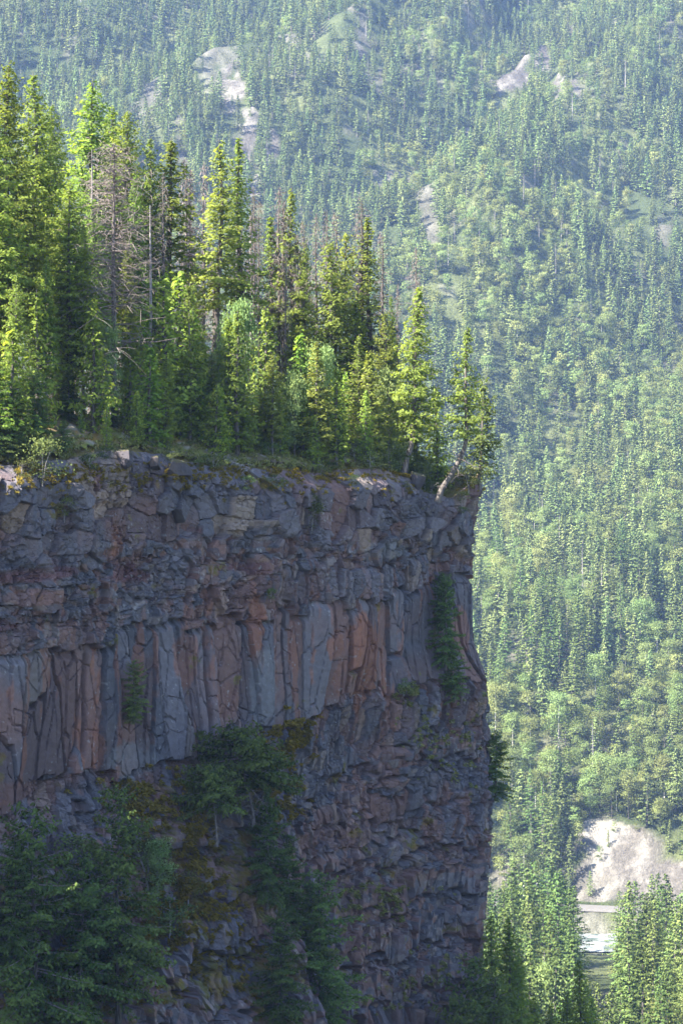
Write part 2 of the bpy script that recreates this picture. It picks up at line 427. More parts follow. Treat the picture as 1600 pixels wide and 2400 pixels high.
def build_cliff():
    # arc-length samples: fine where the photo looks, coarse elsewhere
    s_fine = np.arange(px_to_s(-130), S_CORNER + 7, 0.062)
    s_l = np.arange(_CS[0], s_fine[0], 1.5); s_r = np.arange(s_fine[-1] + .5, _CS[-1], 1.5)
    s = np.concatenate([s_l, s_fine, s_r])
    v_f = np.arange(0, 38, 0.058); v_c = np.arange(38, 110, 1.5)
    v = np.concatenate([v_f, v_c])
    S, Vv = np.meshgrid(s, v, indexing='ij')
    zt = Z_top(s)[:, None] + 0.25 * fbm(S / 1.1, S * 0 + .5, 80, 3) + 0.5 * fbm(S / 5, S * 0 + .5, 83, 2)
    Z = zt - Vv
    disp, c = rock_surface(S, Z)
    rim = sstep(0, 1.6, Vv)                                  # rim rounds back towards the plateau
    disp = disp * (0.35 + 0.65 * rim) - 0.8 * (1 - rim) ** 2
    x, y, nx, ny = [a[:, None] for a in curve(s)]
    cw = sstep(S_CORNER - 16, S_CORNER - 3, s)[:, None]
    X = x + nx * disp + corner_off(Z) * cw
    Y = y + ny * disp
    # hold the corner's outline to the photo's, keeping its small teeth
    near_c = (s > S_CORNER - 9) & (s < S_CORNER + 9)
    u = (800 + F * X[near_c] / Y[near_c]).max(0)
    want = np.interp(1200 - F * Z[near_c].mean(0) / 181.0, [1120, 1180, 1250, 1300, 1400, 1500, 1540, 1600, 1700, 1850, 1960, 2050, 2130, 2250, 2400], [1130, 1124, 1112, 1108, 1106, 1108, 1118, 1140, 1145, 1150, 1153, 1146, 1140, 1132, 1124])
    kk = np.ones(25) / 25
    err = np.convolve(np.pad(want - u, 12, 'edge'), kk, 'valid')
    X = X + cw * (err * 181.0 / F)[None, :]
    # rows that run inward under the plateau sheet
    rows = []
    for tin in (0.4, 0.9, 1.6, 2.6, 4.0):
        zz = zt[:, 0] + rise(s, tin - 0.4) * 0.9 - 0.05 - (0.8 if tin > 3 else 0) + 0.35 * fbm(s / .8, s * 0 + tin, 85, 3)
        dd = -0.8 + disp[:, 0] * 0 - tin
        xx = x[:, 0] + nx[:, 0] * dd + (corner_off(zt[:, 0]) + err[0] * 181.0 / F) * cw[:, 0]; yy = y[:, 0] + ny[:, 0] * dd
        rows.insert(0, np.stack([xx, yy, zz], 1))
    P = np.stack([X, Y, Z], 2)
    P = np.concatenate([np.stack(rows, 1), P], 1)
    mossc = np.array([0.13, 0.10, 0.035])
    c = np.concatenate([np.tile(mossc, (len(s), 5, 1)) * 1.0, c], 1)
    n0, n1 = P.shape[:2]
    idx = np.arange(n0 * n1).reshape(n0, n1)
    Q = np.stack([idx[:-1, :-1], idx[:-1, 1:], idx[1:, 1:], idx[1:, :-1]], 2).reshape(-1, 4)
    me = new_mesh("cliff", P.reshape(-1, 3), [Q], [M_rock], colors={"rock": c.reshape(-1, 3)})
    o = link("cliff", me)
    structure(o, "dark basalt cliff of grey and rusty columns in the shade")
    return P, s

P_cliff, s_cliff = build_cliff()

def cliff_point(px, py, out=0.0):
    """point on the finished rock face seen at a photo position, moved outwards"""
    s = float(px_to_s(px)); i = int(np.argmin(np.abs(s_cliff - s)))
    best = None
    for j in range(max(0, i - 60), min(len(s_cliff), i + 60), 3):
        col = P_cliff[j]
        u = 800 + F * col[:, 0] / col[:, 1]; w = 1200 - F * col[:, 2] / col[:, 1]
        d = (u - px) ** 2 + (w - py) ** 2
        k = int(np.argmin(d))
        if best is None or d[k] < best[0]: best = (d[k], j, k)
    p = P_cliff[best[1], best[2]].copy()
    _, _, nx, ny = curve(s_cliff[best[1]])
    return Vector((p[0] + nx * out, p[1] + ny * out, p[2])), (float(nx), float(ny))

# ------------------------------------------------------------------ plateau
def plan_sd(x, y):
    """signed distance inside the plateau and nearest arc length"""
    pts = _C[::2]; ss = _CS[::2]; nn = _N[::2]
    shape = x.shape; x = x.ravel(); y = y.ravel()
    D = np.empty(len(x)); SS = np.empty(len(x))
    for a in range(0, len(x), 20000):
        dx = x[a:a + 20000, None] - pts[None, :, 0]; dy = y[a:a + 20000, None] - pts[None, :, 1]
        d2 = dx * dx + dy * dy; k = np.argmin(d2, 1); r = np.arange(len(k))
        sg = -(dx[r, k] * nn[k, 0] + dy[r, k] * nn[k, 1])
        D[a:a + 20000] = np.sqrt(d2[r, k]) * np.sign(sg); SS[a:a + 20000] = ss[k]
    return D.reshape(shape), SS.reshape(shape)

def plateau_z(x, y):
    t, s = plan_sd(np.atleast_1d(np.asarray(x, float)), np.atleast_1d(np.asarray(y, float)))
    zt = Z_top(s) + 0.5 * fbm(s / 5, s * 0 + .5, 83, 2)
    return zt + rise(s, t - 0.8) + 0.5 * fbm(np.atleast_1d(x) / 3.0, np.atleast_1d(y) / 3.0, 500, 3) * sstep(0.5, 3, t) + 0.02, t, s

def build_plateau():
    xs = np.concatenate([np.arange(-200, -60, 4.0), np.arange(-60, 14, 0.4)])
    ys = np.concatenate([np.arange(64, 110, 2.0), np.arange(110, 260, 0.5), np.arange(260, 330, 4.0)])
    X, Y = np.meshgrid(xs, ys, indexing='ij')
    z, t, s = plateau_z(X, Y)
    m1 = fbm(X / 2.2, Y / 2.2, 510, 4); m2 = fbm(X / 0.7, Y / 0.7, 520, 3)
    c = np.zeros(X.shape + (3,)) + np.array([0.110, 0.082, 0.048])
    def mixc(c, col, w): return c * (1 - w[..., None]) + np.array(col) * w[..., None]
    c = mixc(c, (0.200, 0.125, 0.030), sstep(-0.1, 0.25, m1))
    c = mixc(c, (0.120, 0.130, 0.030), sstep(0.0, 0.35, m2))
    c = mixc(c, (0.260, 0.230, 0.190), sstep(0.35, 0.6, fbm(X * 1.3, Y * 1.3, 530, 3) + .1))
    idx = np.arange(X.size).reshape(X.shape)
    Q = np.stack([idx[:-1, :-1], idx[1:, :-1], idx[1:, 1:], idx[:-1, 1:]], 2).reshape(-1, 4)
    ok = (t.ravel()[Q] > 1.1).all(1)
    Q = Q[ok]
    me = new_mesh("plateau_ground", np.stack([X, Y, z], 2).reshape(-1, 3), [Q], [M_moss], colors={"rock": c.reshape(-1, 3)}, smooth=True)
    structure(link("plateau_ground", me), "mossy ochre forest floor on the clifftop")
build_plateau()

# ------------------------------------------------------------------ mountain and valley
def base_profile(y):
    ky = np.array([-400, 0, 12, 60, 180, 400, 600, 750, 870, 880, 912, 918, 922, 933, 963, 1200, 1500, 1800, 2050, 2400, 3200], float)
    kz = np.array([-1.7, -2, -14, -80, -112, -112, -124, -146, -158, -160.6, -160.6, -156, -152.4, -152.0, -130, -18, 130, 300, 442, 640, 1050], float)
    return np.interp(y, ky, kz)

def terrain(x, y):
    h = base_profile(y - 0.05 * (x - 90) * sstep(1000, 1300, y))
    up = sstep(955, 1150, y)
    # spurs run down to the left of the picture
    a = math.radians(28)
    u = x * math.cos(a) - y * math.sin(a) * 0.9
    v = x * math.sin(a) + y * math.cos(a)
    w = u + 35 * fbm(x / 160, y / 160, 600, 3)
    r1 = 1 - np.abs(2 * ((w / 230) % 1) - 1)
    r2 = 1 - np.abs(2 * vnoise(w / 55, v / 260, 610))
    upper = sstep(1250, 1700, y) * (1 - sstep(100, 260, x))
    h = h + up * (44 * (r1 - .5) + (14 + 20 * upper) * (r2 - .5) + 30 * fbm(x / 260, y / 330, 620, 4) + 5 * fbm(x / 28, y / 28, 630, 3))
    near = (1 - up) * sstep(160, 300, y)
    lvl = (1 - np.exp(-((y - 896) / 22) ** 4)) * (1 - np.exp(-((y - 928) / 9) ** 4))
    h = h + near * 5 * fbm(x / 40, y / 40, 640, 4) * lvl
    # road drops a little to the right
    h = h - 0.055 * (x - 92) * np.exp(-((y - 928) / 14) ** 4)
    # talus apron at the foot of the cliff
    near = (y > 90) & (y < 330) & (np.abs(x) < 110)
    if np.any(near):
        h = np.array(h, float); xs_ = np.asarray(x)[near]; ys_ = np.asarray(y)[near]
        t, _ = plan_sd(xs_, ys_)
        ap = -47 - 0.75 * np.maximum(-t - 2, 0) + 2.5 * fbm(xs_ / 12, ys_ / 12, 660, 3) + 7 * sstep(-25, -60, xs_)
        h[near] = np.maximum(h[near], ap)
    return h

def ray_hit(px, py):
    """where the sight line through a photo position meets the mountain"""
    ys = np.arange(760, 2900, 1.5)
    x = (px - 800) / F * ys; z = (1200 - py) / F * ys
    g = terrain(x, ys)
    k = np.argmax(g > z)
    return (x[k], ys[k]) if g[k] > z[k] else None

ROCKS = [  # px, py, rx, ry, tilt, strength : bare outcrops seen in the photo
    (545, 210, 34, 36, .3, .95), (580, 330, 14, 60, -.5, 1), (640, 360, 14, 50, -.35, 1), (600, 440, 12, 30, -.3, 1), (500, 150, 40, 60, -.6, .55), (370, 215, 30, 34, .4, .7),
    (425, 300, 26, 20, 0, .7), (330, 270, 28, 34, .2, .6), (690, 105, 18, 16, 0, .8), (845, 120, 22, 16, .4, .7), (890, 180, 8, 20, 0, .8), (230, 210, 20, 25, 0, .6), (65, 80, 14, 24, 0, .5),
    (1255, 145, 38, 26, -.5, 1), (1195, 185, 34, 14, -.8, 1), (1305, 200, 28, 22, .3, 1), (1375, 175, 22, 12, 0, .6), (1095, 325, 26, 18, 0, .8), (1165, 300, 24, 10, 0, .5),
    (940, 445, 50, 18, -.35, .7), (860, 470, 60, 14, -.5, .6), (1000, 440, 20, 20, 0, .7), (1040, 680, 20, 14, 0, .4), (1560, 540, 26, 12, -.5, .6), (1500, 720, 30, 10, -.4, .4), (1330, 1600, 14, 26, 0, .7),
    (1310, 1640, 16, 20, 0, .8), (1290, 1400, 20, 40, 0, .35), (1580, 760, 20, 16, 0, .5), (1470, 240, 26, 12, 0, .4), (1120, 75, 26, 10, -.4, .5),
    (1440, 1990, 66, 52, .45, 1), (1500, 2050, 90, 45, .35, 1), (1330, 1990, 22, 26, 0, .7), (1590, 2090, 40, 50, 0, .9), (1400, 1935, 40, 16, 0, .9), (1440, 1960, 60, 30, 0, 1), (1420, 2050, 75, 40, 0, .9),
    (1345, 1870, 10, 8, 0, .8), (1565, 2060, 70, 45, 0, 1), (1440, 2092, 120, 28, 0, .9), (1530, 2100, 90, 30, 0, .9), (1500, 1990, 60, 50, 0, .95), (1390, 2180, 60, 26, 0, .6), (1490, 2185, 60, 22, 0, .6), (1330, 1840, 12, 8, 0, .7), (1180, 2060, 20, 10, 0, .6)]
def build_rock_list():
    out = []
    for (a, b, rx, ry, tl, st) in ROCKS:
        h = ray_hit(a, b)
        if h is None: continue
        hu = ray_hit(a, b - ry); hd = ray_hit(a, b + ry)
        if hu is None: hu = (h[0], h[1] + 30)
        if hd is None: hd = (h[0], h[1] - 30)
        ryw = max(4, min(120, abs(hu[1] - hd[1]) / 2))
        out.append((h[0], h[1], rx / F * h[1], ryw, tl, st))
    return out
RL = build_rock_list()

def rock_mask(x, y):
    m = np.zeros(np.shape(x))
    n = 2.4 * fbm(x / 8, y / 26, 700, 4, .6)
    for (cx, cy, rx, ry, tl, st) in RL:
        dx = (x - cx) / rx; dy = (y - cy) / ry
        dx = dx - tl * dy * (-1.2)
        q = dx * dx + dy * dy + n * (0.45 if cy < 1000 else 1)
        m = np.maximum(m, st * (1 - sstep(0.7, 1.2, q)))
    return m

def build_terrain():
    xs = np.concatenate([np.arange(-1500, -360, 30), np.arange(-360, 480, 3.0), np.arange(480, 1500, 30)])
    ys = np.concatenate([np.arange(-400, 90, 8.0), np.arange(90, 330, 2.5), np.arange(330, 840, 8.0), np.arange(840, 1000, 1.5), np.arange(1000, 2250, 3.5), np.arange(2250, 3300, 30)])
    X, Y = np.meshgrid(xs, ys, indexing='ij')
    H = terrain(X, Y)
    rm = rock_mask(X, Y)
    H = H + rm * ((4.5 * fbm(X / 9, Y / 9, 710, 4) + 1.5) * sstep(1100, 1300, Y) + (1.6 * fbm(X / 4, Y / 4, 715, 4) + 3.2 * fbm(X / 6, Y / 26, 716, 3)) * (1 - sstep(1000, 1200, Y)) * sstep(931, 938, np.abs(Y - 0) + 0 * X) + 2.2 * fbm(X / 2.6, Y / 2.2, 717, 3) * (np.abs(Y - 917) < 6))
    def mixc(c, col, w): return c * (1 - w[..., None]) + np.array(col) * w[..., None]
    c = np.zeros(X.shape + (3,)) + np.array([0.055, 0.070, 0.028])
    g = fbm(X / 40, Y / 60, 720, 4)
    c = mixc(c, (0.120, 0.135, 0.055), sstep(-0.25, 0.25, g))
    c = mixc(c, (0.130, 0.118, 0.095), sstep(0.15, 0.5, fbm(X / 18, Y / 25, 730, 4)) * 0.8)
    rc = mixc(np.zeros(X.shape + (3,)) + np.array([0.140, 0.124, 0.104]), (0.285, 0.258, 0.215), sstep(-.2, .3, fbm(X / 6, Y / 9, 740, 4)))
    rc = mixc(rc, (0.07, 0.068, 0.06), sstep(.25, .5, fbm(X / 5, Y / 7, 745, 3)) * .7)
    rc = rc * np.where(Y > 1250, .72, 1.0)[..., None]          # weathered upper outcrops are a duller stone than the fresh scree
    c = c * (1 - rm[..., None]) + rc * rm[..., None]
    shade_rock = (1 - sstep(0, 1, rm))
    idx = np.arange(X.size).reshape(X.shape)
    Q = np.stack([idx[:-1, :-1], idx[1:, :-1], idx[1:, 1:], idx[:-1, 1:]], 2).reshape(-1, 4)
    me = new_mesh("mountainside", np.stack([X, Y, H], 2).reshape(-1, 3), [Q], [M_hill], colors={"rock": c.reshape(-1, 3)}, smooth=True)
    structure(link("mountainside", me), "steep forested mountainside with pale outcrops")
build_terrain()

def build_river_road():
    # river sheet
    m, n, l, out = mat_new("river_water")
    tc = n.new("ShaderNodeTexCoord"); nz = n.new("ShaderNodeTexNoise"); nz.inputs["Scale"].default_value = 0.22; nz.inputs["Detail"].default_value = 7
    nz.inputs["Distortion"].default_value = 1.2
    l.new(tc.outputs["Object"], nz.inputs[0])
    r = n.new("ShaderNodeValToRGB"); r.color_ramp.elements[0].position = .36; r.color_ramp.elements[0].color = (0.045, 0.072, 0.060, 1)
    r.color_ramp.elements[1].position = .52; r.color_ramp.elements[1].color = (.22, .23, .22, 1)
    l.new(nz.outputs[0], r.inputs[0])
    b = n.new("ShaderNodeBsdfPrincipled"); b.inputs["Roughness"].default_value = 0.25
    l.new(r.outputs[0], b.inputs["Base Color"])
    bp = n.new("ShaderNodeBump"); bp.inputs["Distance"].default_value = .6; l.new(nz.outputs[0], bp.inputs["Height"]); l.new(bp.outputs[0], b.inputs["Normal"])
    l.new(b.outputs[0], out.inputs[0])
    xs = np.arange(-400, 700, 2.0); ys = np.arange(876, 917, 1.0)
    X, Y = np.meshgrid(xs, ys, indexing='ij')
    Zr = -159.9 + 0.5 * fbm(X / 5, Y / 3, 760, 3)
    idx = np.arange(X.size).reshape(X.shape)
    Q = np.stack([idx[:-1, :-1], idx[1:, :-1], idx[1:, 1:], idx[:-1, 1:]], 2).reshape(-1, 4)
    structure(link("river", new_mesh("river", np.stack([X, Y, Zr], 2).reshape(-1, 3), [Q], [m], smooth=True)), "white foaming river in the valley bottom")
    m2, n, l, out = mat_new("gravel_road")
    tc = n.new("ShaderNodeTexCoord"); nz = n.new("ShaderNodeTexNoise"); nz.inputs["Scale"].default_value = 0.8; l.new(tc.outputs["Object"], nz.inputs[0])
    r = n.new("ShaderNodeValToRGB"); r.color_ramp.elements[0].color = (.09, .08, .068, 1); r.color_ramp.elements[1].color = (.15, .138, .12, 1)
    l.new(nz.outputs[0], r.inputs[0]); b = n.new("ShaderNodeBsdfPrincipled"); b.inputs["Roughness"].default_value = .95
    l.new(r.outputs[0], b.inputs["Base Color"]); l.new(b.outputs[0], out.inputs[0])
    xs = np.arange(-300, 600, 2.0); ys = np.array([922.5, 925, 928, 931, 933])
    X, Y = np.meshgrid(xs, ys, indexing='ij')
    Zr = terrain(X, Y); Zr = Zr.mean(1, keepdims=True) + 0.45 + 0 * Y + np.array([-.9, .0, .1, .15, .0])[None, :]
    Y = Y + 3.0 * fbm(X / 60, X * 0, 770, 2)
    idx = np.arange(X.size).reshape(X.shape)
    Q = np.stack([idx[:-1, :-1], idx[1:, :-1], idx[1:, 1:], idx[:-1, 1:]], 2).reshape(-1, 4)
    structure(link("gravel_road", new_mesh("gravel_road", np.stack([X, Y, Zr], 2).reshape(-1, 3), [Q], [m2])), "pale gravel road above the river")
build_river_road()

# ------------------------------------------------------------------ tree meshes
def tube(path, radii, sides=6):
    """tapered tube along path (k,3)"""
    path = np.asarray(path, float); radii = np.asarray(radii, float); k = len(path)
    T = np.gradient(path, axis=0); T /= np.linalg.norm(T, axis=1)[:, None] + 1e-9
    ref = np.array([0, 0, 1.0]) if abs(T[0, 2]) < 0.9 else np.array([1.0, 0, 0])
    A = np.cross(T, ref); A /= np.linalg.norm(A, axis=1)[:, None] + 1e-9
    B = np.cross(T, A)
    an = np.arange(sides) / sides * 2 * np.pi
    V = path[:, None] + radii[:, None, None] * (A[:, None] * np.cos(an)[None, :, None] + B[:, None] * np.sin(an)[None, :, None])
    V = V.reshape(-1, 3)
    i = np.arange(k - 1)[:, None] * sides; j = np.arange(sides)[None, :]; j2 = (j + 1) % sides
    Q = np.stack([i + j, i + j2, i + sides + j2, i + sides + j], 2).reshape(-1, 4)
    return V, Q

def crown_normals(V, Q, kind, bend, seed=3):
    """soft crown shading: each needle spray faces outwards from the crown"""
    rng = np.random.default_rng(seed)
    C = V[Q].mean(1)
    if kind == "cone":
        zb = np.linspace(V[:, 2].min(), V[:, 2].max() + 1e-3, 14); b = np.digitize(C[:, 2], zb) - 1
        mid = (zb[1:] + zb[:-1]) / 2
        mx = [np.median(C[b == i, 0]) if (b == i).any() else 0 for i in range(13)]; my = [np.median(C[b == i, 1]) if (b == i).any() else 0 for i in range(13)]
        R = np.stack([C[:, 0] - np.interp(C[:, 2], mid, mx), C[:, 1] - np.interp(C[:, 2], mid, my), np.zeros(len(C))], 1)
        R /= np.linalg.norm(R, axis=1)[:, None] + .15; R[:, 2] = .38
    else:
        R = C - np.array([0, 0, V[:, 2].max() * .5]); R /= np.linalg.norm(R, axis=1)[:, None] + .1; R[:, 2] += .2
    gn = np.cross(V[Q[:, 1]] - V[Q[:, 0]], V[Q[:, 2]] - V[Q[:, 0]]); gn /= np.linalg.norm(gn, axis=1)[:, None] + 1e-9
    flip = (gn * R).sum(1) < 0
    Q = Q.copy(); Q[flip] = Q[flip][:, ::-1]; gn[flip] *= -1
    N = R * bend + gn * (1 - bend) + rng.normal(0, .12, R.shape)
    N /= np.linalg.norm(N, axis=1)[:, None] + 1e-9
    NV = np.zeros_like(V); NV[:, 2] = 1
    for k in range(4): NV[Q[:, k]] = N
    return Q, NV

class MB:
    def __init__(s): s.V = []; s.Q = []; s.n = 0; s.T = []
    def add(s, V, Q, tint=None):
        s.V.append(V); s.Q.append(Q + s.n); s.n += len(V)
        s.T.append(np.zeros(len(V)) if tint is None else tint)
    def soft(s, name, mats, kind="cone", bend=.6):
        V = np.concatenate(s.V); Q, NV = crown_normals(V, np.concatenate(s.Q), kind, bend)
        me = new_mesh(name, V, [Q], mats, attrs={"tint": np.concatenate(s.T)}, smooth=True)
        me.normals_split_custom_set_from_vertices(NV.astype(np.float32))
        return me
    def mesh(s, name, mats, smooth=False):
        return new_mesh(name, np.concatenate(s.V), [np.concatenate(s.Q)], mats, attrs={"tint": np.concatenate(s.T)}, smooth=smooth)

def leaf_quads(C, D, Wd, ln, wd, tint):
    """diamond-ish quads centred at C along D, width axis Wd"""
    D = D / (np.linalg.norm(D, axis=1)[:, None] + 1e-9); Wd = Wd - D * (Wd * D).sum(1)[:, None]
    Wd = Wd / (np.linalg.norm(Wd, axis=1)[:, None] + 1e-9)
    a = C - D * ln[:, None] * 0.5; b = C + Wd * wd[:, None] * 0.5 - D * ln[:, None] * 0.08; c = C + D * ln[:, None] * 0.5; d = C - Wd * wd[:, None] * 0.5 - D * ln[:, None] * 0.08
    V = np.stack([a, b, c, d], 1).reshape(-1, 3)
    Q = np.arange(len(V)).reshape(-1, 4)
    return V, Q, np.repeat(tint, 4)

def conifer(rng, H, base=0.12, spread=0.16, density=1.0, needle=0.26, droop=0.25, gap=0.0, mat=None, path=None, top_pow=0.75, thin=1.0, r0=None,
            bare_low=0.0, coarse=False, sides_open=None, twig_mat=None, ragged=0.3):
    """returns (trunk mesh, crown mesh, twig mesh or None). base: crown base as share of height. spread: longest branch / H"""
    r0 = r0 or H * 0.011 + 0.04
    if path is None:
        a = rng.uniform(0, 6.28); k = H * 0.012
        path = [(0, 0, 0), (k * math.cos(a), k * math.sin(a), H * .4), (k * math.cos(a + 2), k * math.sin(a + 2), H * .75), (0, 0, H)]
    path = np.array(path, float)
    hz = path[:, 2]
    zz = np.linspace(-0.6, H, 5 if coarse else 14)
    # smooth path
    fine = np.linspace(hz[0], hz[-1], 60); kk = np.hanning(9); kk /= kk.sum()
    def sm(c): a = np.interp(fine, hz, path[:, c]); p = np.pad(a, 4, 'edge'); p[:4] = a[0] - (a[4:0:-1] - a[0]); p[-4:] = a[-1] - (a[-2:-6:-1] - a[-1]); return np.convolve(p, kk, 'valid')
    px_, py_ = sm(0), sm(1)
    cx = lambda z: np.interp(z, fine, px_); cy = lambda z: np.interp(z, fine, py_)
    tr = MB()
    rad = r0 * (1 - np.clip(zz / H, 0, 1)) ** 0.85 + 0.015
    rad[0] *= 1.35
    V, Q = tube(np.stack([cx(zz), cy(zz), zz], 1), rad, 4 if coarse else 8); tr.add(V, Q)
    cr = MB(); tw = MB()
    z = H * base; az = rng.uniform(0, 6.28)
    step = (0.8 if coarse else 0.33) * (H / 18) ** 0.5 / density
    while z < H * 0.985:
        rel = (z - H * base) / (H * (1 - base))
        nb = 4 if not coarse else 5
        prof = (1 - rel) ** top_pow * min(1, 0.55 + rel * 2.5) + 0.03
        for b in range(nb):
            az += 2.4 + rng.uniform(-.3, .3)
            L = H * spread * prof * rng.uniform(1 - ragged * 1.4, 1 + ragged * 0.5)
            if rng.random() < gap: continue
            if sides_open is not None and math.cos(az - sides_open) > 0.3 and rng.random() < .75: L *= 0.35
            L = max(L, 0.18)
            zb = z + rng.uniform(-.5, .5) * step
            hd = np.array([math.cos(az), math.sin(az), 0.0])
            upa = 0.35 * rel - droop * (1 - rel) + rng.uniform(-.1, .1)
            t = np.linspace(0, 1, 5)
            P = np.array([cx(zb), cy(zb), zb]) + hd * (t * L)[:, None]
            P[:, 2] += L * (upa * t - 0.22 * t * t * (1 - rel) * (0.5 + droop) + 0.12 * t ** 3)
            if not coarse and L > 0.6:
                V, Q = tube(P, (0.012 + L * 0.011) * (1 - t * .8), 3); tw.add(V, Q)
            # sprays
            if coarse:
                K = max(4, int(L / needle * 3.0 * thin))
                tt = np.sqrt(rng.uniform(0.02, 1, K))
                C = np.stack([np.interp(tt, t, P[:, i]) for i in range(3)], 1)
                side = np.array([-hd[1], hd[0], 0]); wdt = 0.30 * L * (1.15 - tt)
                o = rng.uniform(-1, 1, K)
                C = C + side * (o * wdt)[:, None] + rng.normal(0, .06, (K, 3)) * needle
                D = hd * .7 + side * (o * .5)[:, None] + rng.normal(0, .3, (K, 3)); D[:, 2] -= .65
                Wd = side + rng.normal(0, .35, (K, 3))
                ln = needle * rng.uniform(.7, 1.4, K); wd = needle * rng.uniform(.5, .9, K)
                tn = np.clip(0.15 + 0.6 * tt + rng.normal(0, .22, K), 0, 1)
                V, Q, T = leaf_quads(C, D, Wd, ln, wd, tn); cr.add(V, Q, T)
                continue
            K = max(3, int(L / 0.14 * thin))
            tt = (np.arange(K) + rng.uniform(0, 1, K)) / K
            tt = 0.12 + 0.88 * tt if L > 1 else tt
            side = np.array([-hd[1], hd[0], 0])
            Cs, Ds, Ts = [], [], []
            for sgn in (-1, 1):
                C0 = np.stack([np.interp(tt, t, P[:, i]) for i in range(3)], 1)
                wl = (0.38 * L * (1.08 - tt) * (0.35 + tt) * 1.3 + 0.10) * rng.uniform(.6, 1.2, K)
                m = np.maximum(1, (wl / (needle * 0.62)).astype(int))
                for q in range(int(m.max())):
                    sel = m > q
                    f = (q + .5) / m[sel]
                    dvec = hd * 0.65 + sgn * side; dvec = dvec / np.linalg.norm(dvec)
                    C = C0[sel] + dvec * (f * wl[sel])[:, None]
                    C[:, 2] += -0.35 * (f * wl[sel]) * (0.4 + droop) + rng.normal(-.05, .11, sel.sum())
                    D = dvec + rng.normal(0, .35, (sel.sum(), 3))
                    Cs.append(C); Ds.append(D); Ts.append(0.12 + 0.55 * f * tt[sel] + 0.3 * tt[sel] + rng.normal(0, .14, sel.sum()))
            C = np.concatenate(Cs); D = np.concatenate(Ds); K2 = len(C)
            D[:, 2] -= rng.uniform(0, .9, K2)
            Wd = np.cross(D, [0, 0, 1]) + rng.normal(0, .75, (K2, 3))
            ln = needle * rng.uniform(.8, 1.35, K2); wd = needle * rng.uniform(.42, .75, K2)
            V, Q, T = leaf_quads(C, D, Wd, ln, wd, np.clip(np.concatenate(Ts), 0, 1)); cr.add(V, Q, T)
        z += step * rng.uniform(.7, 1.3) * (1.25 - .5 * rel)
    # dead lower branches
    z = H * bare_low
    if bare_low > 0 or base > 0.2:
        z = max(0.06 * H, H * bare_low)
        while z < H * base:
            for b in range(2):
                dead_branch(rng, tw, (cx(z), cy(z), z), rng.uniform(0, 6.28), rng.uniform(.3, 1.0) * H * spread * .7, -0.25)
            z += 0.5 * rng.uniform(.5, 1.5)
    return tr, cr, tw

def dead_branch(rng, mb, p, az, L, slope, twigs=4, r=0.022):
    hd = np.array([math.cos(az), math.sin(az), 0.0]); t = np.linspace(0, 1, 4)
    P = np.array(p, float) + hd * (t * L)[:, None]
    P[:, 2] += L * (slope * t + rng.uniform(-.5, .35) * t * t); P[1:] += rng.normal(0, .04 * L, (3, 3))
    V, Q = tube(P, (r + .006 * L) * (1 - .75 * t), 3); mb.add(V, Q)
    for k in range(twigs):
        f = rng.uniform(.25, 1); b0 = np.array([np.interp(f, t, P[:, i]) for i in range(3)])
        d = hd * rng.uniform(0, .6) + np.array([-hd[1], hd[0], 0]) * rng.choice([-1, 1]) * .8 + np.array([0, 0, rng.uniform(-.8, .15)])
        l2 = L * rng.uniform(.2, .5); q = np.stack([b0, b0 + d * l2 * .55, b0 + d * l2 + np.array([0, 0, -.12 * l2])])
        V, Q = tube(q, np.array([.014, .012, .006]), 3); mb.add(V, Q)

def snag(rng, H, r0=None, n=90, blen=0.09, top_dense=True, base=0.15, slope=-.35, fuzz=0):
    tr = MB(); r0 = r0 or H * .009 + .03
    a = rng.uniform(0, 6.28); zz = np.linspace(-.6, H, 12)
    off = np.cumsum(rng.normal(0, H * .0018, (12, 2)), 0)
    rad = r0 * (1 - np.clip(zz / H, 0, 1)) ** .8 + .018
    V, Q = tube(np.stack([off[:, 0], off[:, 1], zz], 1), rad, 7); tr.add(V, Q)
    tw = MB()
    for i in range(n):
        f = base + (1 - base) * (rng.random() ** (0.75 if top_dense else 1)) * .985
        z = f * H
        L = H * blen * ((1 - f) ** .45 + .15) * rng.uniform(.35, 1.15)
        dead_branch(rng, tw, (np.interp(z, zz, off[:, 0]), np.interp(z, zz, off[:, 1]), z), rng.uniform(0, 6.28), L, slope + .3 * f, 5, .018)
    if fuzz:                      # fine hanging twigs and lichen near the top
        K = fuzz; f = 1 - .38 * rng.random(K) ** .8
        ang = rng.uniform(0, 6.28, K); R = H * blen * ((1 - f) ** .6 + .08) * rng.uniform(.1, .8, K)
        C = np.stack([np.cos(ang) * R, np.sin(ang) * R, f * H - .2 * R], 1)
        D = np.stack([np.cos(ang), np.sin(ang), -rng.uniform(.5, 2.5, K)], 1)
        V, Q, T = leaf_quads(C, D, rng.normal(0, 1, (K, 3)), rng.uniform(.2, .45, K), rng.uniform(.03, .06, K), np.zeros(K)); tw.add(V, Q, T)
    return tr, tw

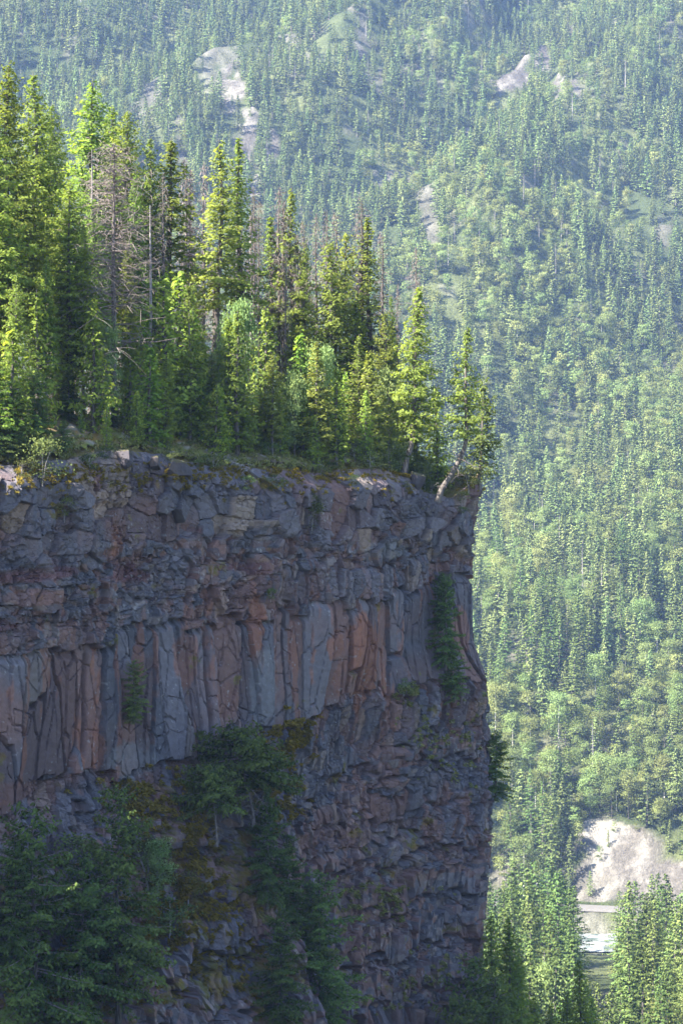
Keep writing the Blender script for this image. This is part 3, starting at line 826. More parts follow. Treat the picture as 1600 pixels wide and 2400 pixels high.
def broadleaf(rng, H, W, leaf=0.16, clumps=40, per=130, coarse=False, trunk_r=.07, low=0.15):
    tr = MB(); cr = MB()
    for k in range(1 if coarse else 3):
        a = rng.uniform(0, 6.28); q = W * .22 * (0 if k == 0 else 1)
        P = np.array([(0, 0, -.4), (q * .3 * math.cos(a), q * .3 * math.sin(a), H * .35), (q * math.cos(a), q * math.sin(a), H * .9)])
        V, Q = tube(P, np.array([1, .7, .2]) * trunk_r * (1 if k == 0 else .7), 5); tr.add(V, Q)
    for i in range(clumps):
        h = low + (1 - low) * rng.random() ** .8
        rr = W * .5 * math.sqrt(max(0.03, 1 - ((h - .5) / .58) ** 2)) * math.sqrt(rng.random())
        a = rng.uniform(0, 6.28); c = np.array([rr * math.cos(a), rr * math.sin(a), h * H])
        if not coarse:
            p0 = np.array([0, 0, h * H * .7]); V, Q = tube(np.stack([p0, (p0 + c) / 2 + [0, 0, -.05], c]), np.array([.025, .018, .008]) * (trunk_r / .07), 3); tr.add(V, Q)
        K = per; sz = W * rng.uniform(.10, .19)
        C = c + rng.normal(0, 1, (K, 3)) * np.array([sz, sz, sz * .6]) * .75
        D = rng.normal(0, 1, (K, 3)); D[:, 2] -= .3
        V, Q, T = leaf_quads(C, D, rng.normal(0, 1, (K, 3)) + np.array([0.8, 0, 0]), leaf * rng.uniform(.7, 1.3, K), leaf * rng.uniform(.6, 1.0, K), np.clip(.45 + rng.normal(0, .25, K) + .2 * (rng.random() - .5), 0, 1))
        cr.add(V, Q, T)
    return tr, cr

# ------------------------------------------------------------------ prototypes (mesh data only)
PROTO = {}
def proto_conifer(key, seed, H, mat, bark=None, **kw):
    rng = np.random.default_rng(seed)
    tr, cr, tw = conifer(rng, H, **kw)
    parts = [("trunk", tr.mesh("trunk", [bark or M_bark], True)), ("crown", cr.soft("crown", [mat], "cone", .55))]
    if tw.n: parts.append(("bare_branches", tw.mesh("bare_branches", [M_twig])))
    PROTO.setdefault(key, []).append((H, parts))

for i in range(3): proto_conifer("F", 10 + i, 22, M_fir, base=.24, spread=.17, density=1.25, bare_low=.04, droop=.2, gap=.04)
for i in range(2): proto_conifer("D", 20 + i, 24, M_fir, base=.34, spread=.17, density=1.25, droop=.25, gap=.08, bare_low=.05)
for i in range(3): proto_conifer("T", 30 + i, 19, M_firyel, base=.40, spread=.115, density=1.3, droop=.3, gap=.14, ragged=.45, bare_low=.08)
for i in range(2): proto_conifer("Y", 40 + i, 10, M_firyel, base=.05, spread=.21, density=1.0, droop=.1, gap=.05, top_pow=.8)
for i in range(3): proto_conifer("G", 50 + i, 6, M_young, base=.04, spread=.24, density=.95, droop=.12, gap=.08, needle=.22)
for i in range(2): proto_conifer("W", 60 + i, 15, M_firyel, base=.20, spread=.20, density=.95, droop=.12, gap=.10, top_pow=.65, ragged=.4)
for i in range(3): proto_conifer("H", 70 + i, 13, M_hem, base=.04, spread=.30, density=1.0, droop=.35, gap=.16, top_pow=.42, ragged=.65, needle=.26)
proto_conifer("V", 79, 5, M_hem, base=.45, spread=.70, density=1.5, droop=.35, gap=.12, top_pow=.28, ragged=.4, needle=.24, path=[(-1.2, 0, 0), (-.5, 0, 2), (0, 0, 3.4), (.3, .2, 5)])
def proto_snag(key, seed, H, mat=None, **kw):
    rng = np.random.default_rng(seed); tr, tw = snag(rng, H, **kw)
    PROTO.setdefault(key, []).append((H, [("trunk", tr.mesh("trunk", [mat or M_bark], True)), ("bare_branches", tw.mesh("bare_branches", [M_twig]))]))
for i in range(3): proto_snag("S", 80 + i, 18, n=110, blen=.085, fuzz=350)
for i in range(2): proto_snag("P", 90 + i, 16, mat=M_grey, n=60, blen=.10, top_dense=False)
for i in range(2): proto_snag("B", 95 + i, 20, n=300, blen=.19, slope=.0, base=.25, fuzz=500)
M_shrub = leaf_mat("rim_shrub_leaves", (0.045, 0.065, 0.022), (0.150, 0.180, 0.060), .3, .6, .06)
def proto_leafy(key, seed, H, W, **kw):
    rng = np.random.default_rng(seed); tr, cr = broadleaf(rng, H, W, **kw)
    PROTO.setdefault(key, []).append((H, [("trunk", tr.mesh("trunk", [M_grey], True)), ("crown", cr.soft("crown", [M_leaf if key == "L" else M_shrub], "ball", .45))]))
for i in range(2): proto_leafy("L", 100 + i, 6, 3.4, clumps=60, per=110)
for i in range(4): proto_leafy("U", 110 + i, 1.6, 2.0, clumps=18, per=55, leaf=.10, low=.02, trunk_r=.03)

_cnt = {}
def place(key, loc, H, label, cat, name, group=None, rz=None, lean=(0, 0), variant=None, sxy=1.0):
    k = _cnt.get(key, 0); _cnt[key] = k + 1
    H0, parts = PROTO[key][(k if variant is None else variant) % len(PROTO[key])]
    r = bpy.data.objects.new(name, None); COL.objects.link(r)
    r.empty_display_size = .3
    r.location = loc
    r.rotation_euler = (lean[0], lean[1], random.uniform(0, 6.28) if rz is None else rz)
    sc = H / H0; r.scale = (sc * sxy, sc * sxy, sc)
    tag(r, label, cat, group)
    for pn, me in parts:
        link(pn, me, r)
    return r

random.seed(4)
NAME = {"V": "hemlock_tree", "F": "fir_tree", "D": "fir_tree", "T": "fir_tree", "Y": "young_fir", "G": "fir_sapling", "W": "fir_tree", "H": "hemlock_tree", "S": "dead_tree", "P": "dead_tree", "B": "dead_tree", "L": "broadleaf_tree", "U": "leafy_shrub"}
CAT = {"V": "hemlock tree", "F": "fir tree", "D": "fir tree", "T": "fir tree", "Y": "fir tree", "G": "fir tree", "W": "fir tree", "H": "hemlock tree", "S": "dead tree", "P": "dead tree", "B": "dead tree", "L": "tree", "U": "shrub"}
GRP = {"fir_tree": "tall firs of the clifftop wood", "young_fir": "young firs on the clifftop", "fir_sapling": "small firs along the cliff rim", "dead_tree": "bare dead trees on the clifftop", "broadleaf_tree": "pale green leafy trees on the clifftop", "leafy_shrub": "leafy shrubs along the rim", "hemlock_tree": "hemlocks clinging to the cliff"}

def top_tree(px, off, py_top, key, label, sxy=1.0, **kw):
    """tree on the plateau: px across the photo, off metres behind the rim, py_top its tip"""
    k = (px - 800) / F; d = curve(px_to_s(min(px, 1110)))[1]
    # step back along the sight line until the distance behind the rim is off
    cand = d + np.arange(0, 90, .4)
    t, _ = plan_sd(k * cand, cand)
    j = int(np.argmax(t >= off)) if (t >= off).any() else int(np.argmax(t))
    lo = float(cand[j])
    z = float(plateau_z(k * lo, lo)[0][0]) - .1
    H = (1200 - py_top) / F * lo - z
    return place(key, (k * lo, lo, z), H, label, CAT[key], NAME[key], GRP[NAME[key]], sxy=sxy, **kw)

TREES = [
 # px, metres behind rim, tip py, kind, label, width
 (-12, 6, 250, "F", "huge yellow-green fir cut by the left edge of the picture", 1.14),
 (22, 9, 138, "F", "tallest green fir of all, at the far left of the clifftop", 1.04),
 (78, 13, 168, "F", "second tallest fir, touching the tallest one's right side", 1.04),
 (122, 20, 242, "D", "darker blue-green fir filling the gap right of the tallest pair", .9),
 (40, 3, 640, "W", "bright bushy fir with bare low trunk above the mossy slope", .8),
 (165, 5, 425, "F", "broad lime-green fir standing before the tall left firs", 1.10),
 (218, 14, 183, "F", "tall dense fir with sharp dark tip against the mountain", 1.14),
 (262, 20, 245, "D", "fir with rounded top just right of the sharp dark tip", 0.94),
 (300, 17, 258, "D", "tall fir with long dark tiered limbs on its right", 0.98),
 (222, 9, 350, "P", "thin silvery dead tree with few curved limbs", 1.0),
 (268, 4, 335, "B", "largest dead tree, wide brown bare limbs down its trunk", 1.15),
 (352, 12, 318, "F", "yellowish fir with twin-looking top, left of its brighter neighbour", .8),
 (402, 12, 322, "T", "golden-green fir with dense tiers right of the big dead tree", 1.5),
 (318, 10, 400, "F", "leafy mid-green fir between big dead tree and golden fir", .75),
 (352, 6, 480, "P", "grey dead trunk with shaggy broken limbs before golden fir", 1.0),
 (385, 9, 405, "S", "dark bare trunk right under the golden fir's crown", .9),
 (432, 24, 372, "S", "thin brown dead tree right of the golden-green fir", .9),
 (447, 30, 395, "S", "fainter dead tree in the gap beside the thin brown one", .9),
 (418, 8, 628, "G", "vivid green young fir with layered shoots in mid wood", 1.05),
 (386, 5, 640, "G", "vivid green young fir half hidden by its layered twin", 1.0),
 (445, 4, 662, "Y", "yellow-green bushy fir in front of the vivid green pair", .85),
 (478, 26, 380, "S", "dead spike standing just left of the slim twin firs", .8),
 (513, 13, 325, "T", "left one of the slim twin firs with bare lower trunk", 1.25),
 (560, 13, 322, "T", "right one of the slim twin firs, long bare dark trunk", 1.0),
 (592, 30, 440, "S", "bare pole before the pale gully, right of the twin firs", .7),
 (610, 34, 470, "S", "shorter bare pole next to the pale gully pole", .7),
 (632, 21, 500, "T", "thin olive fir with rusty tip among dead trees", 1.1),
 (655, 20, 440, "S", "bushy brown dead tree with the tallest dead spike nearby", 1.0),
 (668, 22, 468, "S", "brown dead tree pressed against the half-living fir", 1.0),
 (684, 19, 437, "T", "half-living fir with green right side among brown dead trees", .9),
 (708, 26, 520, "S", "dead tree right of the half-living fir", .8),
 (716, 16, 560, "F", "dark green fir tucked behind the wide light fir", .65),
 (742, 30, 500, "S", "thin grey dead tree behind the wide light fir", .8),
 (762, 28, 492, "S", "paired dead tree above the wide light fir, left one", .9),
 (783, 27, 498, "S", "paired dead tree above the wide light fir, right one", .9),
 (772, 9, 562, "W", "wide light green fir with flat tiers in the middle right", 1.0),
 (812, 12, 542, "W", "light green fir just behind the wide tiered one", .8),
 (700, 21, 620, "S", "long bare dark pole left of the wide light fir", .7),
 (842, 20, 462, "S", "tall dark dead spike with shaggy head over the light firs", 1.1),
 (862, 16, 508, "T", "slender fir with thin top beside the shaggy dead spike", 1.2),
 (891, 22, 545, "S", "shaggy dead top right of the slender thin-topped fir", 1.0),
 (972, 12, 580, "S", "last shaggy dead spike, standing alone behind the right firs", 1.0),
 (932, 14, 665, "S", "short bare stub between the two right shaggy spikes", .7),
 (916, 11, 690, "F", "small fir crown peeking beside the short bare stub", .6),
 (902, 6, 728, "W", "pale olive fir with sparse see-through crown", .85),
 (835, 8, 700, "Y", "layered light fir below the tall dark dead spike", .9),
 (622, 4, 718, "Y", "golden conical fir in the middle front of the wood", 1.0),
 (702, 4, 785, "G", "mid-green fir right of the golden conical one", 1.0),
 (558, 6, 712, "L", "pale green leafy tree left of the golden conical fir", .52),
 (530, 4, 800, "L", "lower pale leafy tree under the tall pale one", .52),
 (752, 4, 815, "L", "bright leafy tree in front of the wide tiered fir", .52),
 (690, 3, 880, "L", "darker leafy tree low under the mid-green fir", .52),
 (912, 3, 872, "L", "round leafy tree left of the right-hand dark fir", .52),
 (250, 4, 760, "L", "silver-green leafy tree at the big dead tree's foot", .52),
 (300, 5, 560, "F", "slim dark green fir right behind the big dead trunk", .7),
 (110, 4, 600, "F", "mid-green fir with bare low trunk above the fallen log", .8),
 (196, 7, 520, "F", "dim green fir in shade behind the lime-green one", .8),
 (1022, 2.0, 905, "G", "small dark fir between the two right-end firs", .9),
]
for (px, off, pt, key, lab, w) in TREES:
    top_tree(px, off, pt, key, lab, w)

# fill of the wood, each told by its size and by the landmark tree it stands next to
MARKS = [(-30, "the huge fir at the picture's edge"), (22, "the tallest left fir"), (78, "the second tallest fir"), (122, "the blue-green fir"), (165, "the lime-green fir"), (218, "the sharp-tipped tall fir"),
         (268, "the big brown dead tree"), (318, "the leafy mid-green fir"), (352, "the silver broken trunk"), (402, "the golden-green fir"), (445, "the yellow-green bushy fir"), (480, "the twins' dead spike"),
         (513, "the left slim twin fir"), (560, "the right slim twin fir"), (622, "the golden conical fir"), (655, "the bushy brown dead tree"), (684, "the half-living fir"), (740, "the bright leafy tree"),
         (772, "the wide tiered fir"), (812, "the tiered fir's neighbour"), (842, "the tall shaggy dead spike"), (862, "the slender thin-topped fir"), (902, "the olive see-through fir"), (940, "the round leafy tree"), (978, "the crooked-footed fir"), (1090, "the leaning fir")]
_used = {}
def mark_label(px, off, H, what):
    m = min(MARKS, key=lambda q: abs(q[0] - px))
    side = "right of" if px > m[0] + 4 else ("left of" if px < m[0] - 4 else "beneath")
    where = "on the rim" if off < 3 else ("near the rim" if off < 6 else ("inside the wood" if off < 20 else "deep in the wood"))
    for size in ((["tall", "lofty", "high", "very tall"] if H > 13 else ["mid-height", "medium", "middling", "half-grown"] if H > 6 else ["small", "little", "short", "low", "knee-high"])):
        lab = f"{size} {what} {where} {side} {m[1]}"
        if lab not in _used: break
    _used[lab] = 1
    return lab
WHAT = {"F": "green fir", "D": "bare-footed fir", "T": "yellowish thin fir", "Y": "bushy yellow-green fir", "G": "light young fir", "W": "wide flat-tiered fir", "H": "dark drooping hemlock", "S": "bare brown pole", "P": "pale bare trunk", "U": "leafy shrub", "L": "pale leafy tree"}
def fill_tree(px, off, pt, key, w):
    o = top_tree(px, off, pt, key, "x", w)
    o["label"] = mark_label(px, off, 20 * o.scale[2] if key in "FDT" else 7 * o.scale[2], WHAT[key])
rs = random.Random(11)
for i in range(9):
    px = rs.uniform(-60, 880); off = rs.uniform(9, 40)
    lim = np.interp(px, [-60, 100, 320, 450, 600, 800, 880], [330, 380, 470, 560, 640, 690, 760])
    fill_tree(px, off, lim + rs.uniform(20, 230), rs.choice("FFDTF"), rs.uniform(.7, 1.0))
for i in range(26):
    px = rs.uniform(120, 900); off = rs.uniform(12, 38)
    lim = np.interp(px, [120, 330, 500, 700, 900], [400, 430, 440, 510, 600])
    fill_tree(px, off, lim + rs.uniform(10, 160), rs.choice("SSP"), rs.uniform(.6, .9))
for i in range(40):                       # the light green front of young trees
    px = -30 + 1000 * (i + rs.random()) / 40; off = rs.uniform(1.5, 6.5)
    lo = np.interp(px, [-30, 150, 400, 600, 800, 900, 985], [640, 680, 700, 720, 740, 800, 900])
    fill_tree(px, off, lo + rs.uniform(10, 240), rs.choice("GGGYYWF" if px < 900 else "GGY"), rs.uniform(.85, 1.25))
for i in range(28):
    px = -30 + 1010 * (i + rs.random()) / 28; off = rs.uniform(1.2, 4.5)
    base = np.interp(px, [-30, 150, 400, 700, 900, 985], [1010, 1000, 1020, 1040, 1030, 1060])
    fill_tree(px, off, base - rs.uniform(50, 150), rs.choice("GGGHY"), rs.uniform(.8, 1.2))
for i in range(30):
    px = -20 + 1120 * (i + rs.random()) / 30; off = rs.uniform(.7, 5.5)
    base = np.interp(px, [-30, 150, 400, 700, 900, 1000, 1060, 1110], [1040, 1020, 1045, 1055, 1055, 1100, 1140, 1120])
    fill_tree(px, off, base - rs.uniform(0, 28), "U", rs.uniform(.8, 1.3))
for i in range(9):
    px = 820 + i * 9 + rs.uniform(-3, 3)
    top_tree(px, rs.uniform(9, 13), rs.uniform(720, 800), "P", "one of the pale slim trunks grouped left of the olive see-through fir", .5)
for (px, off, pt, w, lab) in ((95, 1.6, 930, .9, "small dark hemlock over the rim beneath the second tallest fir"), (150, 1.2, 985, 1.0, "lowest dark hemlock over the rim beneath the lime-green fir"), (-5, 1.5, 850, 1.0, "dark hemlock over the rim at the left edge of the picture"), (45, 1.3, 905, .9, "second dark hemlock over the rim from the left edge"), (20, 1.0, 960, 1.1, "low dark hemlock below the two at the left edge")):
    top_tree(px, off, pt, "H", lab, w)

# the two firs with crooked feet at the right end
def own_tree(name, label, base_px, base_py, off, H, path_px, **kw):
    k = (base_px - 800) / F; d = float(curve(px_to_s(min(base_px, 1112)))[1]) + off
    z = (1200 - base_py) / F * d
    loc = Vector((k * d, d, z))
    path = [((p[0] - base_px) / F * d, p[2] if len(p) > 2 else 0, (base_py - p[1]) / F * d) for p in path_px]
    path = [(a, b, c) for a, b, c in path]
    rng = np.random.default_rng(kw.pop("seed", 5)); mat = kw.pop("mat"); bark = kw.pop("bark", M_bark)
    tr, cr, tw = conifer(rng, path[-1][2], path=path, **kw)
    r = bpy.data.objects.new(name, None); COL.objects.link(r); r.location = loc
    tag(r, label, "fir tree")
    link("trunk", tr.mesh("trunk", [bark], True), r); link("crown", cr.soft("crown", [mat], "cone", .5), r); link("bare_branches", tw.mesh("bare_branches", [M_twig]), r)
    return r
own_tree("fir_tree", "dark dense fir with crooked foot near the right end of the clifftop", 945, 1098, 1.5, 14,
         [(945, 1098), (958, 1070), (966, 1030), (970, 960), (974, 820), (983, 672)], mat=M_fir, seed=201, base=.17, spread=.20, density=1.15, droop=.15, gap=.05, r0=.18, top_pow=.8)
own_tree("fir_tree", "last fir, leaning out on a pale bent trunk over the corner", 1028, 1157, -1.4, 13,
         [(1024, 1160), (1058, 1112), (1084, 1064), (1094, 1030), (1092, 980), (1090, 880), (1095, 765)], mat=M_firyel, seed=202, base=.36, spread=.22, density=.9, droop=.05, gap=.2, r0=.19, ragged=.5, bark=M_lean, top_pow=1.0)
own_tree("fir_tree", "deep green fir behind the leaning one at the cliff corner", 1118, 1130, 1.0, 9,
         [(1122, 1130), (1128, 1060), (1132, 900)], mat=M_hem, seed=203, base=.08, spread=.28, density=.9, droop=.3, gap=.18, ragged=.5, top_pow=.6)

# trees on the rock face (base px, base py, tip py, kind, width, metres out, label)
FACE = [
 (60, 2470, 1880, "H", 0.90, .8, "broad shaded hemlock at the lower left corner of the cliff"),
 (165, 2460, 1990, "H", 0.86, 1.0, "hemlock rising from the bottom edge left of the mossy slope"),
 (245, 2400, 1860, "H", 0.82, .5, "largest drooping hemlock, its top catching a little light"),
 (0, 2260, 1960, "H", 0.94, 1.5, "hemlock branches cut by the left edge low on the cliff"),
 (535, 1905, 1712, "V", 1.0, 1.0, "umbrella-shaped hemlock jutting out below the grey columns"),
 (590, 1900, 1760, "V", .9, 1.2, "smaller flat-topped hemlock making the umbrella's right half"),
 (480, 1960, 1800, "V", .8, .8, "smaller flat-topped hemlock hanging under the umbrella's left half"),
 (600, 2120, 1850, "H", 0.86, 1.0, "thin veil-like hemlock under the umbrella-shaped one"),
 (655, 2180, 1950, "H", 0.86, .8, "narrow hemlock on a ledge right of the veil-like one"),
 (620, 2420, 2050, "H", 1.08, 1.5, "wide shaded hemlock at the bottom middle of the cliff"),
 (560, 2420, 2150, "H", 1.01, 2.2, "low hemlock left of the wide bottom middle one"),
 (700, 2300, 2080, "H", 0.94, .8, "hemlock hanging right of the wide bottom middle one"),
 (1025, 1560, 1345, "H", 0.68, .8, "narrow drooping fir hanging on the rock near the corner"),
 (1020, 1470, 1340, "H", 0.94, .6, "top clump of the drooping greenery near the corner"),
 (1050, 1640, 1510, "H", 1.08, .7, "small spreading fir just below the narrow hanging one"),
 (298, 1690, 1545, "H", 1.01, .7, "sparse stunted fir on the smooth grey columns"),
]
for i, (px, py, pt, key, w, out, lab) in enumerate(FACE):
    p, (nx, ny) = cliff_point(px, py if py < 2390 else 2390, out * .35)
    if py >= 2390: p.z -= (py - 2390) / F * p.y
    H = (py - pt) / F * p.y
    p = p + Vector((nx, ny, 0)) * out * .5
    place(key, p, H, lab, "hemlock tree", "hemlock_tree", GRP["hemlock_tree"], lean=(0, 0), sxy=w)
# trees at the foot of the corner, in the cliff's shade
def valley_tree(px, d, py_top, key, label, name, cat, group, sxy=1.0, minH=6, maxH=40, z=None):
    x = (px - 800) / F * d
    z = float(terrain(np.array([x]), np.array([float(d)]))[0]) if z is None else z
    H = (1200 - py_top) / F * d - z
    return place(key, (x, d, z), min(max(H, minH), maxH), label, cat, name, group, sxy=sxy)

def shrub_on_face(px, py, H, label, w=1.0, key="U"):
    p, (nx, ny) = cliff_point(px, py, 0.1)
    place(key, p, H, label, CAT[key] if key != "L" else "tree", NAME[key], "bushes growing on the rock face", sxy=w)
shrub_on_face(368, 2130, 4.2, "bright green leafy tree above the yellow moss mounds", .75, "L")
shrub_on_face(345, 2070, 2.6, "leafy bush left of the bright leafy tree on the face", 1.3)
shrub_on_face(400, 2190, 2.2, "leafy bush right below the bright leafy tree on the face", 1.2)
shrub_on_face(190, 2040, 2.4, "leafy bush between the hemlocks low on the left face", 1.3)
shrub_on_face(440, 2110, 1.8, "small green bush right of the bright leafy tree", 1.0)
shrub_on_face(728, 1235, 1.6, "green bush hanging high under the rim, upper middle of the face", .8)
shrub_on_face(728, 1195, 1.3, "smaller green bush above the one hanging under the rim", .8)
shrub_on_face(632, 1405, .8, "tiny green tuft on the rubble band", .8)
shrub_on_face(145, 1215, 1.3, "dull green bush under the rim at the left", .8)
shrub_on_face(95, 1120, 2.2, "brownish green bush on the rim at the left", 1.0)
shrub_on_face(945, 1625, 1.0, "yellow-green bush right of the orange stained block", 1.2)
shrub_on_face(1075, 1175, .8, "dark bush on the rim beside the leaning trunk's foot", 1.5)
shrub_on_face(1095, 1150, 1.8, "dark bush at the very corner of the rim", 1.2)
_r = random.Random(5)
for i in range(16):
    px_ = 10 + 1090 * (i + _r.random()) / 16
    m = min(MARKS, key=lambda q: abs(q[0] - px_))
    p, _n = cliff_point(px_, float(np.interp(px_, [0, 260, 500, 900, 1000, 1060, 1120], [1095, 1075, 1105, 1115, 1160, 1185, 1150])) + _r.uniform(-12, 40), 0.0)
    place("U", p, _r.uniform(.5, 1.1), "x", "shrub", "leafy_shrub", "shrubs hanging over the cliff rim", sxy=_r.uniform(1, 1.6))["label"] = mark_label(px_, 0, 1, "bush hanging from rock").replace("on the rim", "below the rim")
# foliage jutting past the corner
p, (nx, ny) = cliff_point(1130, 1850, .3)
place("H", Vector((p.x + .9, p.y + 3, p.z - 1)), 5.2, "fir jutting out behind the cliff corner halfway down", "fir tree", "fir_tree", sxy=1.0)
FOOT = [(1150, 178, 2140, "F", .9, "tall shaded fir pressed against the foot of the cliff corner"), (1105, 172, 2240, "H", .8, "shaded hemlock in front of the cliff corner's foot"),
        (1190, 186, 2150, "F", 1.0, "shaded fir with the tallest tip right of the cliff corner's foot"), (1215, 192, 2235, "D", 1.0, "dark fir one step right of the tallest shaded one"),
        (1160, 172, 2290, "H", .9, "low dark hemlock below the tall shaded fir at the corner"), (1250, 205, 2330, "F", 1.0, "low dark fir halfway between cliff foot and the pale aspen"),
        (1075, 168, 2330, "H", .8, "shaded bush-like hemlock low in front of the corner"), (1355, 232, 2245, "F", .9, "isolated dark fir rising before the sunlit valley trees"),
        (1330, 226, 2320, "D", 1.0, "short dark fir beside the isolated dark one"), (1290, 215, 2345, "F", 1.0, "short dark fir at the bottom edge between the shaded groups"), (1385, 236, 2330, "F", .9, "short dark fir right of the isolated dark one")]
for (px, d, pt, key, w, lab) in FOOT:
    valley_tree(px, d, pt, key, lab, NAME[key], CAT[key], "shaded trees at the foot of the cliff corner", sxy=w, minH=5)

# ------------------------------------------------------------------ boulders, logs, dead tops on the rim
def rock_mesh(seed, size, sub=4):
    import bmesh
    bm = bmesh.new(); bmesh.ops.create_icosphere(bm, subdivisions=sub, radius=1)
    V = np.array([v.co[:] for v in bm.verts]); Fc = np.array([[v.index for v in f.verts] for f in bm.faces]); bm.free()
    rng = np.random.default_rng(seed)
    for k in range(16):                       # cut flat facets
        n = rng.normal(0, 1, 3); n /= np.linalg.norm(n); d = rng.uniform(.5, .8)
        e = V @ n - d; V = V - np.maximum(e, 0)[:, None] * n
    V = V * (1 + .05 * fbm(V[:, 0] * 3 + seed, V[:, 1] * 3 + V[:, 2] * 2, seed, 3))[:, None]
    V = V * np.array(size)
    g = fbm(V[:, 0] * 1.2 + seed, V[:, 2] * 1.2 + V[:, 1], 7, 3)
    c = GREY * .62 + (TAN - GREY) * sstep(0.1, .4, g)[:, None] * .2
    c = np.where((V[:, 2] > size[2] * .55)[:, None], OLIVE * .5 + c * .5, c)
    return new_mesh("boulder", V, [Fc], [M_rock], colors={"rock": c})
for (px, py, sz, out, rot, lab, seed) in (
    (415, 1100, (1.5, .8, .8), .1, .3, "large squared grey boulder slab on the rim, underside in shadow", 1),
    (285, 1075, (.9, .7, .8), .1, 1.1, "rounded grey boulder on the rim left of the squared slab", 2),
    (352, 1085, (.6, .5, .6), .5, .5, "small boulder wedged between the rounded and squared ones", 3),
    (975, 1130, (.9, .7, .9), .0, .2, "dark blocky boulder on the rim left of the leaning trunk", 5),
    (870, 1085, (.5, .5, .4), .3, .8, "pale little boulder on the open right slope", 6)):
    p, (nx, ny) = cliff_point(px, py, out)
    o = link("boulder", rock_mesh(seed, sz)); o.location = p; o.rotation_euler = (.1, .1, rot + .9)
    tag(o, lab, "boulder", "boulders on the cliff rim")

def log(x0, y0, x1, y1, r, off, label, branches=0, seed=1, lift=0.15):
    """fallen trunk between two photo positions on the plateau"""
    pts = []
    for (a, b) in ((x0, y0), (x1, y1)):
        d = float(depth_at(a)); k = (a - 800) / F
        best = None
        for q in np.arange(0.5, 30, .25):
            y = d + q; z, t, s = plateau_z(k * y, y)
            py = 1200 - F * z[0] / y
            if best is None or abs(py - b) < best[0]: best = (abs(py - b), y, z[0])
        pts.append((k * best[1], best[1], best[2] + r + lift))
    rng = np.random.default_rng(seed)
    P = np.linspace(pts[0], pts[1], 6); P[1:-1] += rng.normal(0, .04, (4, 3))
    c = P.mean(0); mb = MB(); V, Q = tube(P - c, np.linspace(r, r * .5, 6), 7); mb.add(V, Q)
    if branches:
        for i in range(branches):
            f = rng.uniform(.2, 1); b = pts[0] + (np.array(pts[1]) - pts[0]) * f - c
            dead_branch(rng, mb, b, rng.uniform(0, 6.28), rng.uniform(.4, 1.2), rng.uniform(-.6, 1.0), 5)
    o = link("fallen_log", mb.mesh("fallen_log", [M_grey], True)); o.location = c
    tag(o, label, "fallen log", "fallen logs on the clifftop")
log(92, 935, 185, 958, .17, 2, "brown fallen log under the left firs")
log(255, 972, 335, 1000, .10, 2, "pale thin fallen log below the big dead tree", seed=2)
log(655, 1015, 805, 1022, .10, 2, "long pale fallen log lying across the middle right slope", seed=3)
log(835, 985, 900, 995, .12, 2, "grey log stacked among the pale slim trunks", seed=4, lift=.5)
log(840, 1000, 895, 985, .09, 2, "grey log crossing the one beside the pale slim trunks", seed=5, lift=.4)
log(850, 1040, 890, 1062, .10, 2, "short pale log on the open slope at the right", seed=6)
log(975, 1085, 1010, 1120, .08, 2, "thin pale stick lying below the crooked fir", seed=7)
def dead_top(px, py, L, label, seed):
    p, _ = cliff_point(px, py, .9); rng = np.random.default_rng(seed); mb = MB()
    P = np.array([(0, 0, 0), (L * .5, -.2, -.25 * L), (L, -.3, -.42 * L)]); V, Q = tube(P, np.array([.07, .05, .015]), 5); mb.add(V, Q)
    for i in range(34):
        f = rng.uniform(.1, 1); dead_branch(rng, mb, P[0] + (P[2] - P[0]) * f, rng.uniform(0, 6.28), rng.uniform(.4, .9), rng.uniform(-.9, .3), 6, .014)
    o = link("fallen_treetop", mb.mesh("fallen_treetop", [M_grey])); o.location = p; tag(o, label, "dead treetop", "fallen bleached treetops on the rim")
dead_top(470, 1040, 2.9, "bleached tangled treetop hanging over the rim right of the slab", 1)
#dead_top(255, 1092, 1.2, "small bleached branch tangle under the rounded boulder", 2)
dead_top(30, 900, 1.4, "silvery dead branch tangle above the left slope", 3)

# ------------------------------------------------------------------ moss and grass tufts (ground cover)
def tufts(name, label, pts, size, mat, blades=26, seed=1):
    rng = np.random.default_rng(seed); mb = MB()
    for p, n in pts:
        K = blades; sz = size * rng.uniform(.5, 1.4)
        a = rng.uniform(0, 6.28, K); r = sz * .45 * np.sqrt(rng.random(K))
        C = np.array(p) + np.stack([r * np.cos(a), r * np.sin(a), rng.uniform(-.25, .25, K) * sz], 1)
        D = np.stack([n[0] + .6 * np.cos(a), n[1] + .6 * np.sin(a), rng.uniform(-1.4, .9, K)], 1)
        V, Q, T = leaf_quads(C, D, rng.normal(0, 1, (K, 3)), sz * rng.uniform(.35, .75, K), sz * rng.uniform(.08, .2, K), np.clip(rng.normal(.5, .3, K), 0, 1)); mb.add(V, Q, T)
    o = link(name, mb.mesh(name, [mat])); o["kind"] = "stuff"; o["label"] = label; o["category"] = "moss" if "moss" in name else "grass"
M_mossl = leaf_mat("moss_fronds", (0.090, 0.075, 0.014), (0.240, 0.180, 0.035), .25, 0, 0)
M_grass = leaf_mat("dry_grass", (0.075, 0.095, 0.022), (0.270, 0.260, 0.100), .3, 0, 0)
def face_pts(n, boxes, seed, thr=0.0, out=.08):
    rng = np.random.default_rng(seed); r = []
    while len(r) < n:
        b = boxes[rng.integers(len(boxes))]
        px, py = rng.normal(b[0], b[2]), rng.normal(b[1], b[3])
        if px < -20 or px > 1145 or py > 2440 or py < 1085: continue
        if vnoise(np.array([px / 22.]), np.array([py / 16.]), 900)[0] < thr: continue
        p, nn = cliff_point(px, py, out); r.append((tuple(p), nn))
    return r
